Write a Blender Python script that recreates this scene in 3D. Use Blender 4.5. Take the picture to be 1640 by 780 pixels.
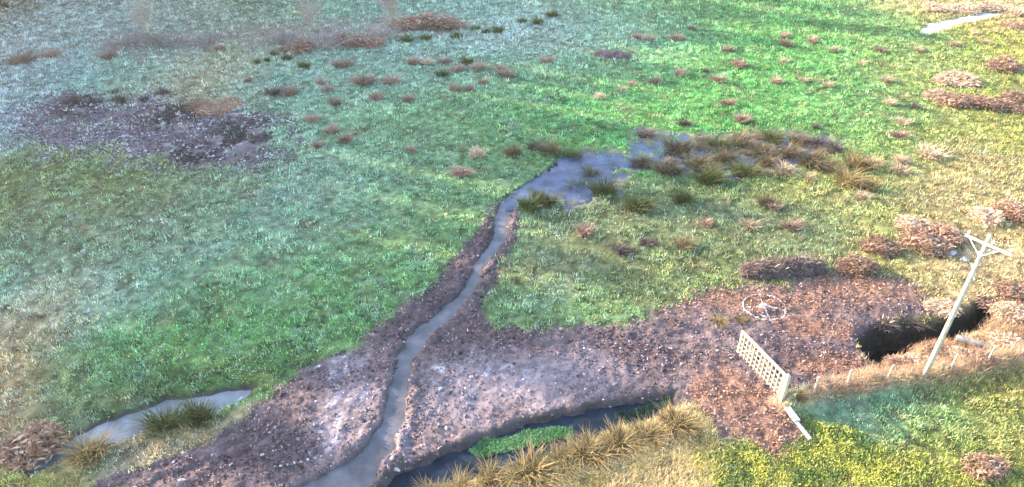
import bpy, math, random
import numpy as np
from mathutils import Vector, Matrix

for o in list(bpy.data.objects):
    bpy.data.objects.remove(o, do_unlink=True)
scn = bpy.context.scene
COL = scn.collection
R = math.radians

# ------------------------------------------------------------------ camera
CAM_H, FPX, PITCH = 24.57, 1171.0, math.atan(1171.0 / 1625.0)
cd = bpy.data.cameras.new('camera')
cd.sensor_width = 36.0
cd.lens = 36.0 * FPX / 1640.0
cd.clip_start, cd.clip_end = 0.5, 12000.0
cam = bpy.data.objects.new('camera', cd)
cam.location = (0, 0, CAM_H)
cam.rotation_euler = (math.pi / 2 - PITCH, 0, 0)
COL.objects.link(cam)
scn.camera = cam

# ------------------------------------------------------------------ light
SUN_EL = R(17)
SUN_AZ = math.atan2(-1.0, 0.42)            # measured from +Y towards +X: low sun, left and slightly beyond
w = bpy.data.worlds.new('World')
scn.world = w
w.use_nodes = True
nt = w.node_tree
sky = nt.nodes.new('ShaderNodeTexSky')
sky.sky_type = 'NISHITA'
sky.sun_disc = False
sky.sun_elevation = SUN_EL
sky.sun_rotation = SUN_AZ % (2 * math.pi)
sky.dust_density = 1.5
bg = nt.nodes['Background']
bg.inputs['Strength'].default_value = 0.15
nt.links.new(sky.outputs['Color'], bg.inputs['Color'])
sd = bpy.data.lights.new('sun', 'SUN')
sd.energy = 3.0
sd.angle = R(0.7)
sd.color = (1.0, 0.83, 0.62)
sun = bpy.data.objects.new('sun', sd)
to_sun = Vector((math.sin(SUN_AZ) * math.cos(SUN_EL), math.cos(SUN_AZ) * math.cos(SUN_EL), math.sin(SUN_EL)))
sun.rotation_euler = (-to_sun).to_track_quat('-Z', 'Y').to_euler()
sun.location = (0, 0, 60)
COL.objects.link(sun)
vs = scn.view_settings
vs.view_transform = 'Standard'
vs.look = 'None'
vs.exposure = 3.15
vs.gamma = 1.0
vs.use_curve_mapping = False

# ------------------------------------------------------------------ helpers
rng = np.random.default_rng(7)
random.seed(7)
CP, SP = math.cos(PITCH), math.sin(PITCH)


def P(px, py, z=0.0):
    """a point of the photograph (1640 x 780) put where its sight line meets the level z"""
    x = (px - 820) / FPX
    y = -(py - 390) / FPX
    r = (x, CP + y * SP, -SP + y * CP)
    t = (CAM_H - z) / -r[2]
    return np.array([r[0] * t, r[1] * t, z])


def PL(pts):
    return np.array([P(a, b)[:2] for a, b in pts])


def mpp(px, py):
    """metres across one photograph pixel at that ground point"""
    p = P(px, py)
    return math.sqrt(p[0] ** 2 + p[1] ** 2 + CAM_H ** 2) / math.sqrt(FPX ** 2 + (px - 820) ** 2 + (py - 390) ** 2)


def _hash(ix, iy, seed):
    h = (ix.astype(np.int64) * 374761393 + iy.astype(np.int64) * 668265263 + seed * 1442695041) & 0xFFFFFFFF
    h = ((h ^ (h >> 13)) * 1274126177) & 0xFFFFFFFF
    h = (h ^ (h >> 16)) & 0xFFFFFFFF
    return h / 4294967295.0


def vn(x, y, s, seed=0):
    x = np.asarray(x, float) / s + 1000.0
    y = np.asarray(y, float) / s + 1000.0
    ix, iy = np.floor(x), np.floor(y)
    fx, fy = x - ix, y - iy
    fx = fx * fx * (3 - 2 * fx)
    fy = fy * fy * (3 - 2 * fy)
    a, b = _hash(ix, iy, seed), _hash(ix + 1, iy, seed)
    c, d = _hash(ix, iy + 1, seed), _hash(ix + 1, iy + 1, seed)
    return (a * (1 - fx) + b * fx) * (1 - fy) + (c * (1 - fx) + d * fx) * fy * 1.0


def fbm(x, y, s, seed=0, o=4):
    v, a, t = 0, 1.0, 0
    for k in range(o):
        v = v + a * vn(x, y, s / 2 ** k, seed + 17 * k)
        t += a
        a *= 0.55
    return v / t * 2 - 1               # -1..1


def ss(a, b, v):
    t = np.clip((v - a) / (b - a), 0, 1)
    return t * t * (3 - 2 * t)


def dist_line(x, y, pl, wid=None):
    """distance to a polyline; with widths also the width at the nearest spot"""
    best = np.full(x.shape, 1e9)
    bw = np.zeros(x.shape)
    for i in range(len(pl) - 1):
        a, b = pl[i], pl[i + 1]
        d = b - a
        L2 = (d ** 2).sum() + 1e-12
        t = np.clip(((x - a[0]) * d[0] + (y - a[1]) * d[1]) / L2, 0, 1)
        q = np.hypot(x - a[0] - t * d[0], y - a[1] - t * d[1])
        m = q < best
        best[m] = q[m]
        if wid is not None:
            bw[m] = (wid[i] + (wid[i + 1] - wid[i]) * t)[m]
    return (best, bw) if wid is not None else best


def sdf(x, y, poly):
    """signed distance to a polygon, negative inside"""
    best = np.full(x.shape, 1e9)
    ins = np.zeros(x.shape, bool)
    n = len(poly)
    for i in range(n):
        a, b = poly[i], poly[(i + 1) % n]
        d = b - a
        t = np.clip(((x - a[0]) * d[0] + (y - a[1]) * d[1]) / ((d ** 2).sum() + 1e-12), 0, 1)
        best = np.minimum(best, np.hypot(x - a[0] - t * d[0], y - a[1] - t * d[1]))
        c = (a[1] > y) != (b[1] > y)
        den = (b[1] - a[1]) if abs(b[1] - a[1]) > 1e-9 else 1e-9
        ins ^= c & (x < (b[0] - a[0]) * (y - a[1]) / den + a[0])
    return np.where(ins, -best, best)


# ------------------------------------------------------------------ the lie of the land
BROOK = [(930, 268), (885, 292), (845, 308), (815, 322), (803, 345), (800, 380), (782, 405), (765, 428), (750, 465), (715, 500),
         (668, 538), (650, 570), (642, 610), (632, 660), (610, 710), (575, 752), (520, 790), (440, 830)]
BROOK_W = [1.9, 1.2, .80, .54, .43, .34, .31, .29, .31, .35, .41, .42, .40, .41, .50, .75, .9, .9]
BROOK_L = PL(BROOK)
FLOOD = PL([(835, 318), (850, 300), (900, 272), (928, 240), (962, 236), (1000, 244), (1014, 204), (1075, 210), (1130, 210), (1200, 212), (1290, 214),
            (1352, 226), (1350, 244), (1290, 262), (1200, 280), (1120, 288), (1035, 268), (1000, 275), (992, 312), (925, 328), (880, 332)])
DITCH = PL([(600, 792), (622, 748), (690, 728), (745, 705), (790, 688), (850, 668), (905, 655), (960, 643), (1030, 632), (1082, 624), (1096, 650), (1040, 676), (960, 704), (900, 728),
            (830, 755), (760, 775), (690, 793), (660, 810)])
LDITCH = PL([(20, 745), (70, 722), (118, 690), (195, 660), (262, 634), (330, 626), (380, 618), (408, 612), (415, 618), (395, 634), (375, 645), (330, 668), (250, 693), (175, 708), (100, 730), (45, 765)])
PIT = PL([(1366, 540), (1400, 518), (1440, 512), (1500, 507), (1550, 490), (1590, 474), (1606, 480), (1598, 506), (1574, 530), (1530, 546), (1490, 552),
          (1446, 570), (1416, 586), (1388, 574)])
FENCE = PL([(1262, 648), (1302, 634), (1357, 623), (1420, 612), (1480, 606), (1523, 598), (1580, 586), (1637, 575), (1720, 558), (1900, 525)])
BARE = PL([(1040, 500), (1110, 468), (1180, 462), (1300, 440), (1420, 438), (1470, 462), (1500, 500), (1420, 518), (1370, 560), (1425, 592), (1330, 622), (1262, 643), (1285, 672), (1302, 708), (1255, 745),
           (1195, 715), (1150, 700), (1108, 662), (1085, 650), (960, 668), (850, 692), (760, 724), (690, 752), (640, 768), (560, 800), (380, 810), (100, 800), (190, 752), (330, 705), (400, 660), (440, 620), (500, 585),
           (565, 556), (600, 530), (640, 492), (690, 450), (734, 408), (760, 370), (778, 342), (796, 325), (838, 338), (834, 385), (804, 440), (776, 490), (796, 524), (900, 520), (980, 522)])
BURNT = PL([(40, 180), (95, 155), (180, 158), (260, 158), (330, 180), (405, 178), (442, 200), (436, 240), (420, 262), (340, 270), (260, 258), (150, 240), (85, 240), (45, 215)])
RILL = [(1484, 50), (1505, 40), (1530, 33), (1560, 27), (1592, 22)]
RILL_L = PL(RILL)
RILL_W = [.7, .9, .8, .7, .5]
SCRUB = PL([(130, 62), (230, 45), (330, 55), (420, 40), (520, 30), (620, 28), (700, 15), (740, 35), (700, 50), (620, 62), (540, 78), (470, 85), (380, 75), (250, 95), (150, 90)])


TRACKS = [PL([(200, 500), (262, 452), (360, 420), (470, 425)]), PL([(300, 285), (372, 300), (430, 345), (470, 372), (560, 392), (640, 384)]), PL([(560, 330), (600, 318), (650, 298)]),
          PL([(850, 385), (900, 392), (960, 396), (1050, 392)]), PL([(860, 440), (960, 420), (1060, 425)]), PL([(120, 400), (60, 440), (-20, 470)])]
RUTS = [PL([(1100, 552), (1040, 545), (960, 540), (840, 560)]), PL([(1050, 580), (1010, 576), (940, 570), (840, 590)]), PL([(1060, 545), (1140, 521), (1220, 506), (1300, 497)]), PL([(240, 775), (330, 742), (420, 722), (440, 705)])]


def near_lines(x, y, lines):
    d = np.full(x.shape, 1e9)
    for l in lines:
        d = np.minimum(d, dist_line(x, y, l))
    return d


def fields(x, y):
    n1 = fbm(x, y, 2.2, 3)
    n2 = fbm(x, y, 0.7, 5)
    f = {}
    bd, bw = dist_line(x, y, BROOK_L, np.array(BROOK_W))
    f['brook'] = bd - bw + n2 * 0.16              # <0 inside
    f['flood'] = sdf(x, y, FLOOD) + n1 * 0.9 + n2 * .9 + fbm(x, y, .28, 6, 2) * .4
    f['ditch'] = sdf(x, y, DITCH) + n2 * 0.16
    f['lditch'] = sdf(x, y, LDITCH) + n2 * 0.14 + n1 * .12
    f['pit'] = sdf(x, y, PIT) + n2 * 0.22
    f['fence'] = dist_line(x, y, FENCE)
    n3 = fbm(x, y, .28, 6, 2)
    f['bare'] = sdf(x, y, BARE) + n1 * 0.45 + n2 * .4 + n3 * .25
    f['burnt'] = sdf(x, y, BURNT) + n1 * 1.3 + n2 * .8
    rd, rw = dist_line(x, y, RILL_L, np.array(RILL_W))
    f['rill'] = rd - rw + n2 * 0.5 + n1 * .4
    f['scrub'] = sdf(x, y, SCRUB) + n1 * 2.0 + n2 * .6
    f['track'] = near_lines(x, y, TRACKS) + .25 * n2 + .15 * n1
    f['rut'] = near_lines(x, y, RUTS) + .22 * n2
    f['n1'], f['n2'] = n1, n2
    return f


def height(x, y, f=None):
    if f is None:
        f = fields(x, y)
    n3 = fbm(x, y, 0.33, 9, 3)
    h = 0.055 * f['n1'] + 0.05 * f['n2'] + 0.025 * n3
    bare = ss(.2, -.4, f['bare'])
    h = h + bare * (0.055 * n3 + 0.03 * f['n2'])
    h = h + 0.07 * ss(.2, -1, f['burnt']) * (n3 + f['n2'])
    # brook with a lip of spoil on each bank
    h = h + 0.13 * np.exp(-((f['brook'] - .38) / .25) ** 2) * (0.6 + n3) * ss(.6, -.6, f['bare'])
    h = h - 0.32 * ss(.16, -.20, f['brook'])
    h = h - 0.10 * ss(.3, -.6, f['flood'])
    h = h - 0.50 * ss(.15, -.45, f['ditch'])
    h = h - 0.42 * ss(.2, -.5, f['lditch'])
    h = h - 1.7 * ss(.20, -.95, f['pit'])
    h = h - .10 * ss(.3, -.4, f['rill'])
    h = h - .045 * np.exp(-(f['rut'] / .16) ** 2) + .02 * np.exp(-((f['rut'] - .32) / .13) ** 2)
    h = h - .05 * np.exp(-(f['track'] / .25) ** 2)
    side = 0.55 * np.exp(-(f['fence'] / .5) ** 2)
    h = h + side * (1 + .5 * f['n2']) * ss(.1, .9, f['pit'])
    return h


def H1(x, y):
    return float(height(np.array([x], float), np.array([y], float))[0])


# ------------------------------------------------------------------ colour of what grows and lies on the ground, some flare and shade put in
def blobs(lst):
    out = []
    for px, py, rx, ry, c in lst:
        p = P(px, py)
        r1 = P(px + rx, py)[0] - p[0]
        r2 = max(abs(P(px, max(py - ry, -60))[1] - p[1]), abs(P(px, py + ry)[1] - p[1]))
        out.append((p[0], p[1], max(r1, .3), max(r2, .3), np.array(c)))
    return out


TEAL = (.285, .445, .32)       # grass under hoar frost, and the shade painted below the fence bank
FROST = (.46, .54, .52)
GREEN = (.125, .35, .10)
MID = (.185, .335, .13)
OLIVE = (.22, .27, .105)
STRAW = (.46, .36, .19)  # straw grass, and the warm flare painted at the far left edge
YELG = (.33, .33, .085)
DULL = (.21, .26, .135)
DKG = (.060, .105, .035)
HAY = (.50, .40, .25)
GRASS_AND_FLARE_BLOBS = blobs([
    (430, 590, 70, 16, DKG), (300, 612, 60, 10, DKG), (190, 650, 50, 10, DKG), (500, 560, 50, 14, DKG), (330, 712, 90, 12, HAY), (200, 745, 70, 12, HAY), (440, 655, 40, 8, HAY),
    (1540, 300, 60, 16, HAY), (1420, 350, 40, 14, YELG), (1500, 330, 50, 14, HAY), (1570, 250, 50, 16, HAY), (1480, 215, 40, 12, YELG), (1560, 405, 50, 20, HAY), (1470, 445, 40, 12, HAY), (14, 600, 56, 100, (.66, .42, .22)),  # orange at the far left edge is lens flare put into the colour
    (60, 20, 120, 40, (.58, .52, .46)), (300, 25, 60, 20, (.50, .46, .36)), (420, 45, 50, 14, (.46, .40, .30)), (10, 110, 40, 60, (.52, .48, .40)), (220, 110, 150, 40, TEAL), (20, 130, 60, 60, FROST), (130, 20, 80, 25, TEAL), (330, 122, 62, 34, (.66, .43, .22)), (600, 110, 160, 40, TEAL), (450, 150, 60, 40, TEAL), (860, 50, 110, 35, FROST),  # top-left cream and the orange spot put lens flare into the grass colour
    (700, 85, 80, 25, TEAL), (1000, 50, 80, 30, TEAL), (940, 95, 80, 30, MID), (1060, 15, 160, 18, MID), (900, 160, 130, 50, GREEN), (1120, 110, 150, 60, GREEN), (1250, 60, 120, 40, GREEN), (1280, 170, 110, 50, GREEN),
    (1000, 205, 70, 25, GREEN), (1420, 80, 80, 50, MID), (1400, 180, 60, 40, MID), (1520, 130, 70, 45, YELG), (1600, 60, 50, 40, YELG), (1600, 210, 60, 50, YELG), (1480, 290, 110, 50, YELG), (1560, 15, 80, 16, STRAW),
    (1380, 330, 70, 40, DULL), (1150, 340, 150, 40, DULL), (1000, 360, 100, 40, DULL), (930, 450, 100, 40, DULL), (1000, 420, 60, 25, OLIVE), (1120, 430, 100, 35, OLIVE), (1230, 390, 80, 25, DULL), (880, 480, 60, 20, MID), (960, 500, 70, 14, MID), (1560, 440, 80, 40, STRAW), (1450, 430, 50, 25, YELG),
    (650, 200, 130, 50, MID), (550, 270, 130, 50, TEAL), (700, 300, 90, 60, MID), (600, 400, 120, 60, MID), (460, 330, 90, 50, TEAL), (200, 320, 130, 50, OLIVE), (80, 290, 60, 40, OLIVE), (330, 320, 60, 40, DULL), (330, 265, 70, 18, OLIVE),
    (100, 380, 80, 35, DULL), (250, 420, 140, 45, TEAL), (450, 450, 100, 50, GREEN), (330, 480, 90, 45, MID), (140, 470, 90, 45, TEAL), (300, 545, 110, 35, GREEN), (200, 580, 80, 40, MID), (400, 560, 80, 30, MID),
    (560, 510, 60, 40, MID), (20, 560, 40, 70, STRAW), (30, 660, 40, 40, STRAW), (110, 620, 50, 40, DULL), (250, 715, 140, 18, STRAW), (60, 760, 80, 25, YELG), (380, 690, 60, 14, STRAW), (420, 755, 50, 25, TEAL),  # straw at the far left edge also has the warm flare painted in
    (1000, 730, 120, 40, STRAW), (900, 765, 90, 25, STRAW), (1100, 700, 50, 25, YELG), (1180, 760, 80, 35, YELG), (1350, 660, 70, 25, TEAL), (1330, 690, 80, 20, MID), (1480, 680, 90, 40, MID), (1500, 750, 120, 40, YELG),  # teal below the fence bank is its blue-green shade, painted in
    (1600, 650, 60, 50, YELG), (1330, 755, 80, 25, YELG), (1500, 560, 80, 25, STRAW), (1600, 540, 50, 30, STRAW), (1600, 480, 50, 20, STRAW), (1560, 510, 40, 15, STRAW), (820, 60, 60, 18, FROST), (770, 25, 50, 15, TEAL),
    (1640, 330, 60, 60, STRAW), (1560, 360, 60, 40, STRAW), (1300, 300, 80, 20, YELG), (640, 20, 200, 22, TEAL), (400, 20, 90, 20, DULL),
])


def grass_col(x, y):
    wx = x + 1.2 * fbm(x, y, 5.0, 41, 3)
    wy = y + 1.8 * fbm(x, y, 5.0, 43, 3)
    acc = np.zeros(x.shape + (3,))
    tot = np.zeros(x.shape)
    for bx, by, r1, r2, c in GRASS_AND_FLARE_BLOBS:
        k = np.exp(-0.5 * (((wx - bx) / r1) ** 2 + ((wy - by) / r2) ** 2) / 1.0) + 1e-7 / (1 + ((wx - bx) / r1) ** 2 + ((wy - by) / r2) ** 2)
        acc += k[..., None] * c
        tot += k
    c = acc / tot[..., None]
    # patches of fresher, duller and rime-white sward
    n = fbm(x, y, 3.2, 51)[..., None]
    m = fbm(x, y, 1.1, 53)[..., None]
    c = c * (1 + .30 * n) + np.array([.02, -.01, .0]) * m
    fr = ss(.12, .6, fbm(x, y, 1.4, 57))[..., None] * .22
    fr = fr * ss(14, 2, x)[..., None]
    c = c * (1 - fr) + np.array([.36, .44, .42]) * fr
    st = ss(.25, .7, fbm(x, y, 1.7, 59))[..., None] * .5
    c = c * (1 - st) + np.array([.26, .21, .11]) * st
    return np.clip(c, .01, .9)


def zone(x, y, lst, warp=.8):
    v = np.zeros(x.shape)
    wx = x + warp * fbm(x, y, 1.8, 61, 3)
    wy = y + warp * fbm(x, y, 1.8, 63, 3)
    for px, py, rx, ry in lst:
        p = P(px, py)
        r1 = P(px + rx, py)[0] - p[0]
        r2 = abs(P(px, py - ry)[1] - P(px, py + ry)[1]) / 2
        v = np.maximum(v, np.exp(-(((wx - p[0]) / r1) ** 2 + ((wy - p[1]) / r2) ** 2) ** 1.5))
    return v


SILT = [(810, 612, 140, 56), (735, 640, 80, 50), (900, 592, 100, 40), (560, 640, 45, 50), (530, 690, 40, 40), (560, 585, 35, 16), (590, 720, 30, 25), (640, 700, 20, 30)]
RIME = [(530, 690, 35, 26), (715, 600, 20, 22), (560, 570, 30, 10), (700, 620, 14, 16), (590, 700, 18, 20), (560, 650, 30, 18), (520, 585, 30, 10), (790, 600, 60, 22)]
LITTER = [(1220, 480, 150, 26), (1380, 460, 100, 24), (1180, 640, 60, 60), (1240, 700, 50, 40), (1130, 640, 30, 50), (1300, 520, 60, 20), (1100, 480, 60, 22), (1330, 590, 60, 30)]
PEAT = [(440, 720, 80, 50), (330, 750, 120, 30), (690, 470, 80, 70), (650, 520, 60, 40), (770, 400, 60, 60), (780, 490, 60, 80), (725, 580, 40, 60), (690, 640, 24, 50), (840, 540, 80, 20), (560, 600, 60, 20), (1300, 570, 80, 30), (1000, 560, 120, 40), (1450, 500, 60, 20)]


def bare_col(x, y):
    c = np.ones(x.shape + (3,)) * np.array([.100, .072, .072])
    c = c * (1 + .35 * fbm(x, y, 1.3, 71) + .45 * fbm(x, y, .32, 72, 2))[..., None]
    k = zone(x, y, PEAT)[..., None] * .7
    c = c * (1 - k) + np.array([.052, .038, .043]) * k
    k = zone(x, y, SILT)[..., None] * .85
    c = c * (1 - k) + np.array([.155, .125, .138]) * k
    k = zone(x, y, LITTER)[..., None] * .8
    c = c * (1 - k) + np.array([.16, .088, .06]) * k
    k = (zone(x, y, RIME) * ss(.05, .5, fbm(x, y, .30, 73)))[..., None] * .7
    c = c * (1 - k) + np.array([.42, .39, .42]) * k
    return np.clip(c, .01, .9)


def ground_col(x, y, f):
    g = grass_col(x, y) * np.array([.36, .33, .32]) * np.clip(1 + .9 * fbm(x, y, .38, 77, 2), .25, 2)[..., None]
    b = bare_col(x, y)
    m = ss(.15, -.25, f['bare'])[..., None]
    c = g * (1 - m) + b * m
    m = (ss(1.0, -1.2, f['burnt']))[..., None] * .9
    bc = np.array([.105, .08, .09]) * (1 + .5 * f['n2'])[..., None]
    k = ss(.2, .6, fbm(x, y, .6, 75))[..., None] * .6
    bc = bc * (1 - k) + np.array([.38, .35, .34]) * k
    c = c * (1 - m) + bc * m
    m = (ss(1.4, -1.4, f['scrub']))[..., None] * .65
    sc = np.array([.155, .115, .095]) * (1 + .4 * f['n2'])[..., None]
    c = c * (1 - m) + sc * m
    m = ss(.5, -.2, f['flood'])[..., None] * .85
    c = c * (1 - m) + np.array([.12, .105, .085]) * m
    m = np.maximum.reduce([ss(.15, -.05, f['brook']), ss(.35, -.1, f['ditch']), ss(.1, -.1, f['lditch'])])[..., None]
    c = c * (1 - m) + np.array([.055, .045, .042]) * m
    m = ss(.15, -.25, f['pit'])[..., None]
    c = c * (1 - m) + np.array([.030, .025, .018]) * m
    m = (np.exp(-(f['fence'] / .5) ** 2))[..., None]
    c = c * (1 - m) + np.array([.27, .19, .11]) * m
    return np.clip(c, .008, .9)


# ------------------------------------------------------------------ materials
def mat(name, rough=.85, col=None, attr=True, noise=(0, 0), bump=0, trans=0.0, spec=.2, rnd=0.0, bscale=8.0):
    m = bpy.data.materials.new(name)
    m.use_nodes = True
    t = m.node_tree
    b = t.nodes['Principled BSDF']
    b.inputs['Roughness'].default_value = rough
    b.inputs['Specular IOR Level'].default_value = spec
    tc = t.nodes.new('ShaderNodeTexCoord')
    if attr:
        a = t.nodes.new('ShaderNodeAttribute')
        a.attribute_name = 'Col'
        out = a.outputs['Color']
    else:
        a = t.nodes.new('ShaderNodeRGB')
        a.outputs[0].default_value = (*col, 1)
        out = a.outputs[0]
    if noise[0]:
        n = t.nodes.new('ShaderNodeTexNoise')
        n.inputs['Scale'].default_value = noise[1]
        n.inputs['Detail'].default_value = 5
        n.inputs['Roughness'].default_value = .65
        t.links.new(tc.outputs['Object'], n.inputs['Vector'])
        mr = t.nodes.new('ShaderNodeMapRange')
        mr.inputs['From Min'].default_value = .3
        mr.inputs['From Max'].default_value = .7
        mr.inputs['To Min'].default_value = 1 - noise[0]
        mr.inputs['To Max'].default_value = 1 + noise[0]
        t.links.new(n.outputs['Fac'], mr.inputs['Value'])
        mx = t.nodes.new('ShaderNodeVectorMath')
        mx.operation = 'SCALE'
        t.links.new(out, mx.inputs[0])
        t.links.new(mr.outputs['Result'], mx.inputs['Scale'])
        out = mx.outputs[0]
    if rnd:
        oi = t.nodes.new('ShaderNodeObjectInfo')
        mr = t.nodes.new('ShaderNodeMapRange')
        mr.inputs['To Min'].default_value = 1 - rnd
        mr.inputs['To Max'].default_value = 1 + rnd
        t.links.new(oi.outputs['Random'], mr.inputs['Value'])
        mx = t.nodes.new('ShaderNodeVectorMath')
        mx.operation = 'SCALE'
        t.links.new(out, mx.inputs[0])
        t.links.new(mr.outputs['Result'], mx.inputs['Scale'])
        out = mx.outputs[0]
    t.links.new(out, b.inputs['Base Color'])
    if bump:
        n = t.nodes.new('ShaderNodeTexNoise')
        n.inputs['Scale'].default_value = bscale
        n.inputs['Detail'].default_value = 6
        t.links.new(tc.outputs['Object'], n.inputs['Vector'])
        bp = t.nodes.new('ShaderNodeBump')
        bp.inputs['Strength'].default_value = 1.0
        bp.inputs['Distance'].default_value = bump
        t.links.new(n.outputs['Fac'], bp.inputs['Height'])
        t.links.new(bp.outputs['Normal'], b.inputs['Normal'])
    if trans:
        tr = t.nodes.new('ShaderNodeBsdfTranslucent')
        t.links.new(out, tr.inputs['Color'])
        mx = t.nodes.new('ShaderNodeMixShader')
        mx.inputs[0].default_value = trans
        t.links.new(b.outputs[0], mx.inputs[1])
        t.links.new(tr.outputs[0], mx.inputs[2])
        t.links.new(mx.outputs[0], t.nodes['Material Output'].inputs['Surface'])
    return m


M_GROUND = mat('meadow_soil', .95, noise=(.35, 2.6), bump=.06, bscale=5.0, spec=.1)
M_BLADE = mat('grass_blade', .8, trans=.35, spec=.15)
M_DEAD = mat('dead_stem', .85, trans=.2, spec=.1, rnd=.22)
M_CLOD = mat('soil_clod', .95, noise=(.3, 9), spec=.1)
M_LEAF = mat('fallen_leaf', .85, trans=.15, spec=.15)
M_POLE = mat('weathered_pole_timber', .8, col=(.30, .265, .21), attr=False, noise=(.35, 5), bump=.004, bscale=30)
M_GATE = mat('bleached_gate_timber', .8, col=(.37, .30, .20), attr=False, noise=(.38, 6), bump=.004, bscale=30)
M_POST = mat('grey_post_timber', .85, col=(.30, .265, .21), attr=False, noise=(.25, 8), bump=.004, bscale=30)
M_WIRE = mat('galvanised_wire', .45, col=(.35, .35, .35), attr=False, noise=(.1, 20))
M_CERAM = mat('insulator_glaze', .25, col=(.55, .50, .46), attr=False, noise=(.08, 20), spec=.5)
M_STEEL = mat('galvanised_steel', .5, col=(.52, .52, .52), attr=False, noise=(.15, 12))
M_LIME = mat('white_line_paint', .9, col=(.36, .32, .34), attr=False, noise=(.55, 5), bump=.01, bscale=14)
M_STONE = mat('pale_stone', .85, col=(.27, .255, .25), attr=False, noise=(.3, 11), bump=.02, rnd=.15)
M_LOG = mat('grey_log_bark', .9, col=(.17, .155, .14), attr=False, noise=(.5, 6), bump=.02, bscale=12)
M_PLANK = mat('rimed_plank', .8, col=(.25, .235, .25), attr=False, noise=(.3, 7), bump=.006, bscale=20)
M_BARK = mat('sapling_bark', .85, col=(.33, .28, .22), attr=False, noise=(.35, 8), bump=.01, bscale=16)
M_TWIG = mat('bare_twig', .85, col=(.30, .23, .20), attr=False, noise=(.3, 3))


def water_mat(name, bed, rough, ripple=.004, murk=(.3, .9), spec=.5, rime=None):
    m = bpy.data.materials.new(name)
    m.use_nodes = True
    t = m.node_tree
    b = t.nodes['Principled BSDF']
    tc = t.nodes.new('ShaderNodeTexCoord')
    n = t.nodes.new('ShaderNodeTexNoise')
    n.inputs['Scale'].default_value = 1.1
    n.inputs['Detail'].default_value = 6
    t.links.new(tc.outputs['Object'], n.inputs['Vector'])
    cr = t.nodes.new('ShaderNodeValToRGB')
    cr.color_ramp.elements[0].position = .3
    cr.color_ramp.elements[1].position = .7
    cr.color_ramp.elements[0].color = (*[c * murk[0] for c in bed], 1)
    cr.color_ramp.elements[1].color = (*(rime or [c * murk[1] for c in bed]), 1)
    t.links.new(n.outputs['Fac'], cr.inputs['Fac'])
    t.links.new(cr.outputs['Color'], b.inputs['Base Color'])
    b.inputs['Roughness'].default_value = rough
    b.inputs['IOR'].default_value = 1.33
    b.inputs['Specular IOR Level'].default_value = spec
    n2 = t.nodes.new('ShaderNodeTexNoise')
    n2.inputs['Scale'].default_value = 6
    n2.inputs['Detail'].default_value = 3
    t.links.new(tc.outputs['Object'], n2.inputs['Vector'])
    bp = t.nodes.new('ShaderNodeBump')
    bp.inputs['Distance'].default_value = ripple
    t.links.new(n2.outputs['Fac'], bp.inputs['Height'])
    t.links.new(bp.outputs['Normal'], b.inputs['Normal'])
    return m


M_BROOK = water_mat('muddy_brook_water', (.080, .076, .085), .10, .014, (.5, 1.3))
M_FLOOD = water_mat('shallow_flood_water', (.045, .055, .095), .12, .012, (.4, 1.4), .4)
M_DITCHW = water_mat('dark_ditch_water', (.012, .018, .028), .08, .003, (.5, 1.3), .10)
M_ICE = water_mat('rimed_ditch_ice', (.115, .135, .155), .45, .010, (.6, 1.35), .3)
M_RILL = water_mat('white_rill_ice', (.42, .44, .50), .4, .02, (.3, 1.3))
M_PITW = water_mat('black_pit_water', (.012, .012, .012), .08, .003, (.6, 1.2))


# ------------------------------------------------------------------ mesh building
def link(o):
    COL.objects.link(o)
    return o


def tag(o, label=None, cat=None, group=None, kind=None):
    if label:
        o['label'] = label
    if cat:
        o['category'] = cat
    if group:
        o['group'] = group
    if kind:
        o['kind'] = kind
    return o


def mesh_np(name, v, faces, m, col=None, smooth=False):
    """v (N,3), faces (F,k) all of one size"""
    me = bpy.data.meshes.new(name)
    v = np.ascontiguousarray(v, np.float32)
    faces = np.ascontiguousarray(faces, np.int32)
    F, k = faces.shape
    me.vertices.add(len(v))
    me.vertices.foreach_set('co', v.ravel())
    me.loops.add(F * k)
    me.loops.foreach_set('vertex_index', faces.ravel())
    me.polygons.add(F)
    me.polygons.foreach_set('loop_start', np.arange(F, dtype=np.int32) * k)
    me.update(calc_edges=True)
    me.polygons.foreach_set('use_smooth', np.full(F, smooth))
    if col is not None:
        a = me.color_attributes.new('Col', 'FLOAT_COLOR', 'POINT')
        c = np.ones((len(v), 4), np.float32)
        c[:, :3] = col
        a.data.foreach_set('color', c.ravel())
    me.materials.append(m)
    return me


def obj_np(name, v, faces, m, col=None, smooth=False, parent=None):
    o = link(bpy.data.objects.new(name, mesh_np(name, v, faces, m, col, smooth)))
    if parent:
        o.parent = parent
    return o


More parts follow.
